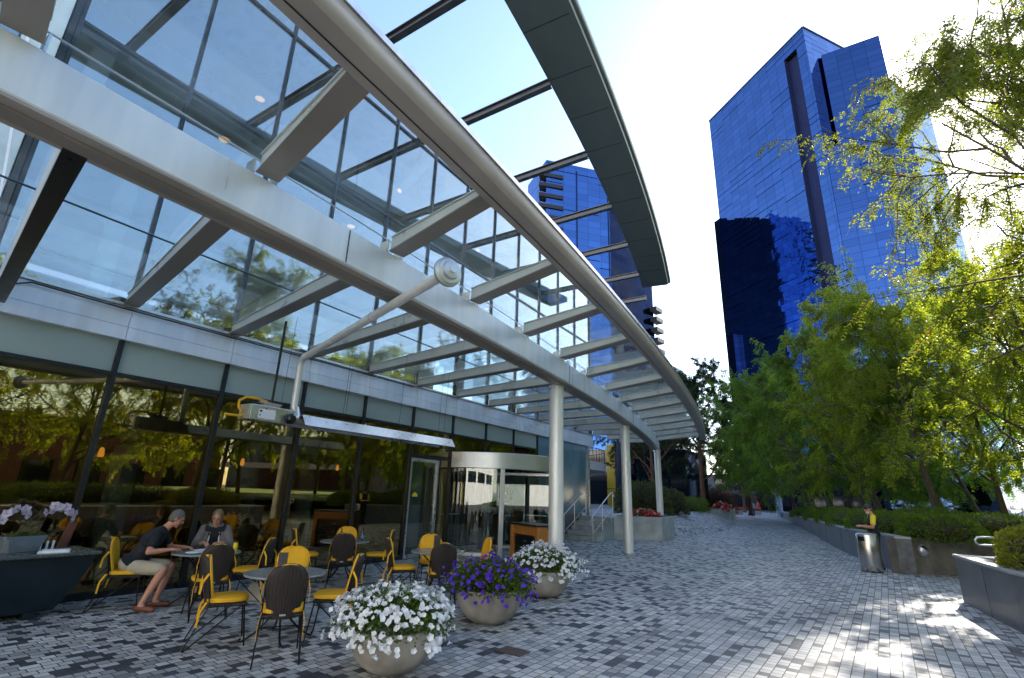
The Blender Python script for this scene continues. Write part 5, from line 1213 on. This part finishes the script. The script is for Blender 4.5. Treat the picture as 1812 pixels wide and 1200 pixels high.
# ------------------------------------------------------------------ host desk, litter bin
hd_ = thing('host_desk', 'orange wood host desk with dark drawers behind the first column', 'desk', (-6.25, 11.0, 0), R_(-28), None, world=False)
MB().box(-.62, -.50, -.28, .28, 0, 1.0).build('side_panel', M['wood'], hd_, bevel=.01); MB().box(.50, .62, -.28, .28, 0, 1.0).build('side_panel', M['wood'], hd_, bevel=.01); MB().box(-.499, .499, -.26, .26, .80, .999).build('apron', M['wood'], hd_)
MB().box(-.64, .64, -.32, .32, 1.002, 1.045).build('top', M['black'], hd_, bevel=.008); MB().box(-.499, .499, -.20, .24, .05, .799).build('cabinet', M['black'], hd_)
for k in range(3):
    q = MB().box(-.48, .48, -.225, -.201, .08 + .235 * k, .295 + .235 * k).build('drawer', M['black'], hd_, bevel=.005); MB().box(-.06, .06, -.24, -.226, .18 + .235 * k, .20 + .235 * k).build('handle', M['silver'], q)
bn = thing('litter_bin', 'tall brushed steel litter bin in front of the man in the cap', 'bin', (.52, 17.62, 0), 0, None, world=False)
Mt = Matrix.Rotation(R_(-12), 3, 'Y')
MB().lathe([(.245, 0), (.255, .02), (.265, .04), (.265, .93), (.25, .965), (.23, .975)], 48).build('shell', M['stainless'], bn, True)
MB().lathe([(.235, .965), (.22, .985), (.12, .995), (.0001, .998)], 48).build('lid', M['stainless'], bn, True)
MB().lathe([(.235, -.002), (.25, .012), (.262, .025)], 48).build('base_ring', M['black'], bn, True)
a = R_(-122)
MB().beam((.262 * math.cos(a), .262 * math.sin(a), .84), (.275 * math.cos(a), .275 * math.sin(a), .84), .17, .11).build('slot', M['black'], bn, bevel=.01)

# ------------------------------------------------------------------ people
def skin_obj(mb, name, m, parent, vox, it=3):
    ob = mb.build(name, m, parent, 'all')
    rm = ob.modifiers.new('join', 'REMESH'); rm.mode = 'VOXEL'; rm.voxel_size = vox; rm.use_smooth_shade = True
    sm_ = ob.modifiers.new('smooth', 'SMOOTH'); sm_.factor = .5; sm_.iterations = it
    return ob
def hand(mb, wr, fw, palm_n, side):
    """palm, four bent fingers and a thumb; fw = pointing direction, palm_n = out of the palm"""
    fw = fw.normalized(); s = fw.cross(palm_n).normalized() * side; pn = s.cross(fw).normalized() * side
    if pn.dot(palm_n) < 0: pn = -pn
    c = wr + fw * .05
    mb.cap(wr, .026, wr + fw * .03, .028, 10)
    for u in (-.026, -.009, .009, .026): mb.cap(wr + fw * .02 + s * u * .7, .015, wr + fw * .085 + s * u, .012, 8)
    for u, ln in ((-.030, .062), (-.010, .074), (.010, .080), (.030, .070)):
        a = wr + fw * .088 + s * u; b = a + (fw * .9 + pn * .35).normalized() * ln * .5; e = b + (fw * .6 + pn * .8).normalized() * ln * .5
        mb.cap(a, .0095, b, .0088, 8); mb.cap(b, .0088, e, .0075, 8)
    a = wr + fw * .035 + s * .028; b = a + (fw * .6 + s * .75 + pn * .25).normalized() * .042; e = b + (fw * .9 + s * .15 + pn * .3).normalized() * .03
    mb.cap(a, .013, b, .0105, 8); mb.cap(b, .0105, e, .0085, 8)
def head(mb, hc, f, up):
    """hc head centre; f facing, up crown direction. returns basis"""
    f = f.normalized(); s = f.cross(up).normalized(); u = s.cross(f).normalized(); B = Matrix((s, f, u)).transposed()
    mb.ell(hc + u * .025, (.073, .092, .098), 16, B); mb.ell(hc - u * .045 + f * .022, (.058, .068, .072), 14, B); mb.ell(hc - u * .095 + f * .055, (.030, .026, .022), 10, B)
    mb.cap(hc + f * .088 + u * .02, .009, hc + f * .106 - u * .022, .014, 8)
    mb.ell(hc + f * .098 - u * .026, (.019, .012, .010), 8, B)
    mb.ell(hc + f * .088 + u * .028, (.045, .012, .010), 8, B)
    mb.ell(hc + f * .082 - u * .058, (.026, .014, .010), 8, B)
    for k in (-1, 1): mb.ell(hc + s * k * .076 - f * .006 - u * .005, (.010, .020, .032), 8, B)
    return s, f, u, B
def person(label, J, vox=.0075, skin='skin', top='shirt_black', sleeve=.55, bottom='khaki', leg=.9, shoe='shoe', hair='hair_grey', hairlen=0, shoes_low=True, glasses=False, cap=None, long_leg=False, beard=False, extra=None, loc=None, girth=1.0):
    root = thing('person', label, 'person', loc or J['pel'], 0)
    V = {k: (Vector(v) if not isinstance(v, Vector) else v) for k, v in J.items()}
    b = MB(); pel, ch, nk, hc = V['pel'], V['chest'], V['neck'], V['head']
    side = (V['sh_r'] - V['sh_l']).normalized(); spine = (nk - pel).normalized(); front = spine.cross(side).normalized() * -1
    if front.dot(V['face']) < 0: front = -front
    Bt = Matrix((side, front, side.cross(front))).transposed(); g_ = girth
    def torso(mb, e):
        mb.ell(pel, (.165 * g_ + e, .12 * g_ + e, .13 + e), 16, Bt); mb.ell(pel.lerp(ch, .5) + front * .02 * g_, (.150 * g_ + e, .118 * g_ + e, .17 + e), 16, Bt); mb.ell(ch, (.165 * g_ + e, .115 * g_ + e, .17 + e), 16, Bt)
        mb.ell(ch.lerp(nk, .62), (.14 + e, .075 + e, .07 + e), 14, Bt)
        for q in ('sh_l', 'sh_r'): mb.cap(ch.lerp(nk, .72), .06 + e, V[q], .055 + e, 12)
    torso(b, 0); b.cap(nk - spine * .03, .058, hc - (hc - nk).normalized() * .05, .052, 12)
    up = V.get('hup', (hc - nk)); s, f, u, B = head(b, hc, V['face'], up)
    for q, sg in (('l', -1), ('r', 1)):
        sh, el, wr, hd2 = V['sh_' + q], V['el_' + q], V['wr_' + q], V['hd_' + q]
        b.cap(sh, .050, sh.lerp(el, .5), .046, 12); b.cap(sh.lerp(el, .5), .046, el, .038, 12); b.cap(el, .039, el.lerp(wr, .35), .038, 12); b.cap(el.lerp(wr, .35), .038, wr, .025, 12)
        hand(b, wr, hd2, V.get('pn_' + q, Vector((0, 0, -1))), -sg)
        hp_, kn, an, to = V['hp_' + q], V['kn_' + q], V['an_' + q], V['to_' + q]
        b.cap(hp_, .088, hp_.lerp(kn, .5), .075, 14); b.cap(hp_.lerp(kn, .5), .075, kn, .055, 14); b.cap(kn, .054, kn.lerp(an, .35), .056, 12); b.cap(kn.lerp(an, .35), .056, an, .035, 12)
        b.cap(an, .035, an.lerp(to, .6) - Vector((0, 0, .02)), .03, 10); b.cap(an.lerp(to, .6) - Vector((0, 0, .02)), .03, to, .024, 10)
    body = skin_obj(b, 'body', M[skin], root, vox)
    for k in (-1, 1):
        MB().ell(hc + f * .085 + s * k * .031 + u * .014, (.012, .007, .0055), 10, B).build('eye', M['eye'], body, True)
        MB().cap(hc + f * .093 + s * k * .016 + u * .034, .0045, hc + f * .085 + s * k * .046 + u * .036, .004, 6).build('eyebrow', M[hair], body, True)
    MB().ell(hc + f * .092 - u * .056, (.021, .007, .0055), 10, B).build('lips', M['lips'], body, True)
    # hair
    hm = MB()
    if hair and not cap:
        hm.ell(hc + u * .040 - f * .014, (.082, .098, .095), 18, B); hm.ell(hc - f * .035 + u * .0, (.081, .075, .085), 16, B)
        if hairlen:
            hm.ell(hc - f * .04 - u * .035, (.086, .068, .085), 14, B)
            for k in (-1, 1): hm.ell(hc + s * k * .066 - u * .01 + f * .0, (.022, .05, .075), 12, B)
        skin_obj(hm, 'hair', M[hair], root, vox * 1.2, 2)
    elif hair:
        hm.ell(hc - f * .03 - u * .005, (.080, .07, .055), 14, B); skin_obj(hm, 'hair', M[hair], root, vox * 1.2, 2)
    if cap:
        c = MB(); c.ell(hc + u * .055 - f * .005, (.088, .104, .082), 16, B); cp_ = skin_obj(c, 'cap', M[cap], root, vox, 2)
        k = MB(); k.ell(hc + u * .055 + f * .125, (.066, .065, .010), 14, B).build('peak', M[cap], cp_, True)
    if beard:
        c = MB(); c.ell(hc - u * .082 + f * .05, (.058, .052, .048), 12, B); skin_obj(c, 'beard', M['beard'], root, vox, 2)
    if glasses:
        gl_ = MB()
        for k in (-1, 1):
            ce = hc + f * .104 + s * k * .033 + u * .012; gl_.tube([ce + s * .024 * math.cos(a) + u * .017 * math.sin(a) for a in np.linspace(0, 6.28, 13)[:-1]], .0022, 5, closed=True); gl_.tube([ce + s * k * .024, hc + s * k * .082 + u * .012], .002, 5)
        gl_.build('spectacles', M['iron'], root)
    # top
    t = MB(); torso(t, .013)
    for q in 'lr':
        sh, el, wr = V['sh_' + q], V['el_' + q], V['wr_' + q]
        if sleeve <= 1: t.cap(sh, .066, sh.lerp(el, sleeve), .060, 12)
        else: t.cap(sh, .066, el, .052, 12); t.cap(el, .052, el.lerp(wr, min(1, sleeve - 1)), .040, 12)
    skin_obj(t, 'shirt', M[top], root, vox * 1.1, 2)
    # bottom
    t = MB(); t.ell(pel - spine * .02, (.175 * g_, .132 * g_, .12), 16, Bt)
    for q in 'lr':
        hp_, kn, an = V['hp_' + q], V['kn_' + q], V['an_' + q]
        if leg <= 1: t.cap(hp_, .104, hp_.lerp(kn, leg), .085, 14)
        else: t.cap(hp_, .104, kn, .075, 14); t.cap(kn, .075, kn.lerp(an, min(1, leg - 1)), .058, 14)
    skin_obj(t, 'shorts' if leg <= 1 else 'trousers', M[bottom], root, vox * 1.1, 2)
    for q in 'lr':
        an, to = V['an_' + q], V['to_' + q]; t = MB(); fl2 = Vector((an.x, an.y, to.z))
        bk = fl2 - (to - fl2).normalized() * .05
        t.cap(bk + Vector((0, 0, .022)), .038, fl2.lerp(to, .5) + Vector((0, 0, .014)), .042, 12); t.cap(fl2.lerp(to, .5) + Vector((0, 0, .012)), .042, to + Vector((0, 0, .006)), .036, 12)
        skin_obj(t, 'shoe', M[shoe], root, vox * 1.1, 2)
    if extra: extra(root, V, side, front, s, f, u, B, vox)
    return root
def seated(S, F, Rv, d, z=.48):
    """joint table from (forward, right, height) triples relative to the seat"""
    F = Vector((*F, 0)).normalized(); Rv = Vector((F.y, -F.x, 0)); S = Vector((*S, 0)); o = {}
    for k, v in d.items():
        if k.startswith(('hd_', 'face', 'pn_', 'hup')): o[k] = F * v[0] + Rv * v[1] + Vector((0, 0, v[2]))
        else: o[k] = S + F * v[0] + Rv * v[1] + Vector((0, 0, v[2]))
    return o
man = seated((-8.78, 3.72), (.52, .86), None, dict(pel=(0, 0, .585), chest=(.20, 0, .90), neck=(.34, 0, 1.07), head=(.445, .0, 1.19), face=(1, -.05, -.45), hup=(.55, 0, 1),
    sh_r=(.26, .185, 1.0), sh_l=(.29, -.185, 1.0), el_r=(.22, .30, .755), el_l=(.42, -.28, .765), wr_r=(.47, .20, .775), wr_l=(.60, -.10, .775), hd_r=(1, -.35, .05), hd_l=(1, .5, .05),
    hp_r=(.04, .10, .545), hp_l=(.04, -.10, .545), kn_r=(.44, .26, .52), kn_l=(.50, -.02, .53), an_r=(.27, .36, .085), an_l=(.40, .10, .085), to_r=(.43, .43, .03), to_l=(.57, .10, .03)))
person('man in black polo shirt and khaki shorts leaning over the cafe table', man, skin='skin', top='shirt_black', sleeve=.62, bottom='khaki', leg=.86, shoe='shoe', hair='hair_grey', glasses=True, girth=1.12)
def cardigan(root, V, side, front, s, f, u, B, vox):
    t = MB(); pel, ch, nk = V['pel'], V['chest'], V['neck']
    Bt = Matrix((side, front, side.cross(front))).transposed()
    for k in (-1, 1):
        t.cap(nk + side * k * .075 - front * .01, .04, ch + side * k * .115 + front * .055, .06, 10); t.cap(ch + side * k * .115 + front * .055, .06, pel + side * k * .12 + front * .09 + Vector((0, 0, .05)), .06, 10)
        sh, el, wr = V['sh_r' if k > 0 else 'sh_l'], V['el_r' if k > 0 else 'el_l'], V['wr_r' if k > 0 else 'wr_l']
        t.cap(sh, .072, el, .060, 12); t.cap(el, .06, el.lerp(wr, .6), .048, 12)
    t.ell(ch - front * .05, (.175, .09, .2), 14, Bt)
    skin_obj(t, 'cardigan', M['cardigan'], root, vox * 1.2, 2)
    for k in (-1, 1): MB().tube([nk + side * k * .055 + front * .03, ch + side * k * .075 + front * .118, ch.lerp(pel, .5) + side * k * .085 + front * .148, pel + side * k * .09 + front * .16 + Vector((0, 0, .08))], .010, 8).build('cardigan_trim', M['trimwhite'], root, True)
woman = seated((-9.0, 4.98), (.84, -.54), None, dict(pel=(0, 0, .57), chest=(.10, 0, .87), neck=(.17, 0, 1.05), head=(.22, 0, 1.18), face=(1, .12, -.42), hup=(.3, 0, 1),
    sh_r=(.14, .165, .99), sh_l=(.14, -.165, .99), el_r=(.18, .25, .76), el_l=(.18, -.25, .76), wr_r=(.40, .13, .80), wr_l=(.40, -.11, .80), hd_r=(1, -.6, .1), hd_l=(1, .55, .1),
    hp_r=(.04, .09, .53), hp_l=(.04, -.09, .53), kn_r=(.44, .10, .52), kn_l=(.44, -.10, .52), an_r=(.42, .08, .085), an_l=(.36, -.10, .085), to_r=(.58, .08, .03), to_l=(.52, -.12, .03)))
person('woman in grey cardigan with white trim reading at the cafe table', woman, skin='skin2', top='shirt_black', sleeve=.2, bottom='navy', leg=.98, shoe='wicker', hair='hair_blond', hairlen=1, extra=cardigan, girth=.95)
def standing(P, F, d): return seated(P, F, None, d)
ST = dict(pel=(0, 0, .95), chest=(0, 0, 1.25), neck=(-.01, 0, 1.47), head=(.03, 0, 1.60), face=(1, 0, -.1), sh_r=(0, .19, 1.40), sh_l=(0, -.19, 1.40), el_r=(-.02, .25, 1.12), el_l=(-.02, -.25, 1.12), wr_r=(.06, .24, .86), wr_l=(.06, -.24, .86), hd_r=(.2, 0, -1), hd_l=(.2, 0, -1), pn_r=(0, -1, 0), pn_l=(0, 1, 0),
          hp_r=(0, .09, .90), hp_l=(0, -.09, .90), kn_r=(.02, .10, .50), kn_l=(.02, -.10, .50), an_r=(-.02, .10, .085), an_l=(-.02, -.10, .085), to_r=(.14, .12, .03), to_l=(.14, -.12, .03))
def vest(root, V, side, front, s, f, u, B, vox):
    for q in 'lr': skin_obj(MB().cap(V['sh_' + q], .074, V['sh_' + q].lerp(V['el_' + q], .62), .068, 12), 'yellow_sleeve', M['vestyellow'], root, vox * 1.2, 2)
mj = dict(ST); mj.update(head=(.05, 0, 1.60), face=(1, .1, -.25), el_r=(.03, .24, 1.12), el_l=(.05, -.24, 1.12), wr_r=(.27, .14, 1.14), wr_l=(.29, -.08, 1.13), hd_r=(1, -.4, .15), hd_l=(1, .5, .1), pn_r=(0, -.3, -1), pn_l=(0, .3, -1))
person('bearded man in dark cap and vest with yellow sleeves standing behind the litter bin', standing((.74, 18.32), (-1, -.12), mj), vox=.010, skin='skin', top='navy', sleeve=.1, bottom='navy', leg=2, shoe='black', hair='hair_grey', cap='black', beard=True, extra=vest, girth=1.08)
wk = dict(ST); wk.update(kn_r=(.16, .09, .50), an_r=(.06, .10, .12), to_r=(.22, .11, .06), kn_l=(.0, -.09, .49), an_l=(-.16, -.09, .10), to_l=(-.01, -.10, .03), wr_r=(-.12, .24, .90), wr_l=(.2, -.22, .92))
person('pedestrian in pale shirt and dark trousers walking away down the paved walk', standing((-8.75, 68), (-.12, 1), wk), vox=.03, top='bluecloth', sleeve=1.9, bottom='black', leg=2, shoe='black', hair='hair_grey', girth=1.1)
person('person with dark coat standing inside the revolving door', standing((-9.6, 15.0, ), (-1, .3), ST), vox=.02, top='navy', sleeve=2, bottom='navy', leg=2, shoe='black', hair='hair_grey')
gx = on_x(432, 930, -11.2)
person('person in pale grey-green clothes standing inside the cafe behind the couple', standing((-11.2, gx.y), (.3, 1), ST), vox=.018, top='greencloth', sleeve=2, bottom='greencloth', leg=2, shoe='black', hair='hair_grey', girth=1.15)
ps = dict(ST); person('far pedestrian in red top at the end of the walk', standing((-9.6, 80), (-.5, -1), ps), vox=.03, top='redp', sleeve=1.8, bottom='navy', leg=2, shoe='black', hair='hair_grey')
# barriers far down the walk
for i, (x, y, lb) in enumerate(((-11.4, 73, 'orange barrier at the far left end of the walk'), (-9.6, 76, 'orange barrier behind the walking pedestrian'))):
    br = thing('barrier', lb, 'barrier', (x, y, 0), .1, 'orange barriers', world=False)
    MB().box(-.8, .8, -.03, .03, .72, .95).build('board', M['orange'], br)
    for k in (-.65, .65): MB().beam((k, -.25, 0), (k, 0, .95), .05, .05).build('leg', M['orange'], br)
    MB().box(-.8, .8, -.1, .1, .0, .5).build('base', M['concrete'], br)
# parked cars glimpsed behind the garden
def make_car(label, loc, rz, paint):
    t = thing('parked_car', label, 'car', (0, 0, 0), 0, 'cars parked behind the garden', world=False)
    sec = [(-2.1, .45, .75), (-2.0, .35, .95), (-1.2, .30, 1.0), (-.6, .30, 1.42), (.5, .30, 1.45), (1.1, .30, 1.02), (1.95, .32, .85), (2.15, .42, .65)]
    rows = []
    for x, z0, z1 in sec: rows.append([Vector((x, -.85, z0)), Vector((x, .85, z0)), Vector((x, .88, min(z1, .85))), Vector((x, .66 if z1 > 1.1 else .8, z1)), Vector((x, -.66 if z1 > 1.1 else -.8, z1)), Vector((x, -.88, min(z1, .85)))])
    MB().sweep(rows).build('body', paint, t, True, .03)
    MB().box(-.9, .8, -.80, .80, 1.03, 1.34).build('window', M['blackglass'], t)
    for x in (-1.35, 1.35):
        for y in (-.82, .82):
            w_ = MB().lathe([(.2, -.09), (.32, -.09), (.33, 0), (.32, .09), (.2, .09)], 24, (x, y, .33), Matrix.Rotation(R_(90), 3, 'X')).build('wheel', M['black'], t, True); MB().lathe([(.0001, .06), (.2, .07), (.2, -.07), (.0001, -.06)], 20, (x, y, .33), Matrix.Rotation(R_(90), 3, 'X')).build('rim', M['silver'], w_, True)
    for y in (-.6, .6): MB().box(2.08, 2.17, y - .15, y + .15, .60, .70).build('headlight', M['paper'], t)
    t.location = loc; t.rotation_euler = (0, 0, rz); return t
wp_ = mat('white_car_paint', (.7, .7, .72), .25, 0, .02, 1, coat=1); sp_ = mat('silver_car_paint', (.45, .47, .5), .25, .5, .02, 1, coat=1)
make_car('white car parked behind the trees at the right edge', (12.2, 48, 0), 2.6, wp_); c2_ = make_car('silver car parked behind the row of slim trunks', (5.5, 60, 0), 2.7, sp_)
# ---- small things lying on the paving
dc = single('drain_cover', MB().box(-.17, .17, -.12, .12, 0, .006), M['rustplate'], 'small rusty brown cover plate in the paving in front of the purple flowers', 'cover', on_z(908, 1153, .002)); dc.rotation_euler = (0, 0, -.06)
rg = np.random.default_rng(77); k = 150
lx = np.concatenate([rg.uniform(-2.5, 2.2, k), rg.normal(-3.7, .7, 40)]); ly = np.concatenate([rg.uniform(4, 22, k), rg.normal(4.6, .9, 40)]); n_ = len(lx)
pp_ = np.stack([lx, ly, np.full(n_, .006)], 1); di = np.stack([rg.normal(0, 1, n_), rg.normal(0, 1, n_), np.abs(rg.normal(0, .15, n_))], 1)
fl_o = leaf_mesh('fallen_leaves', pp_, unit(di), unit(np.stack([rg.normal(0, .2, n_), rg.normal(0, .2, n_), np.ones(n_)], 1)), rg.uniform(.015, .04, n_), rg.uniform(.008, .018, n_), M['litter']); tag(fl_o, kind='stuff')
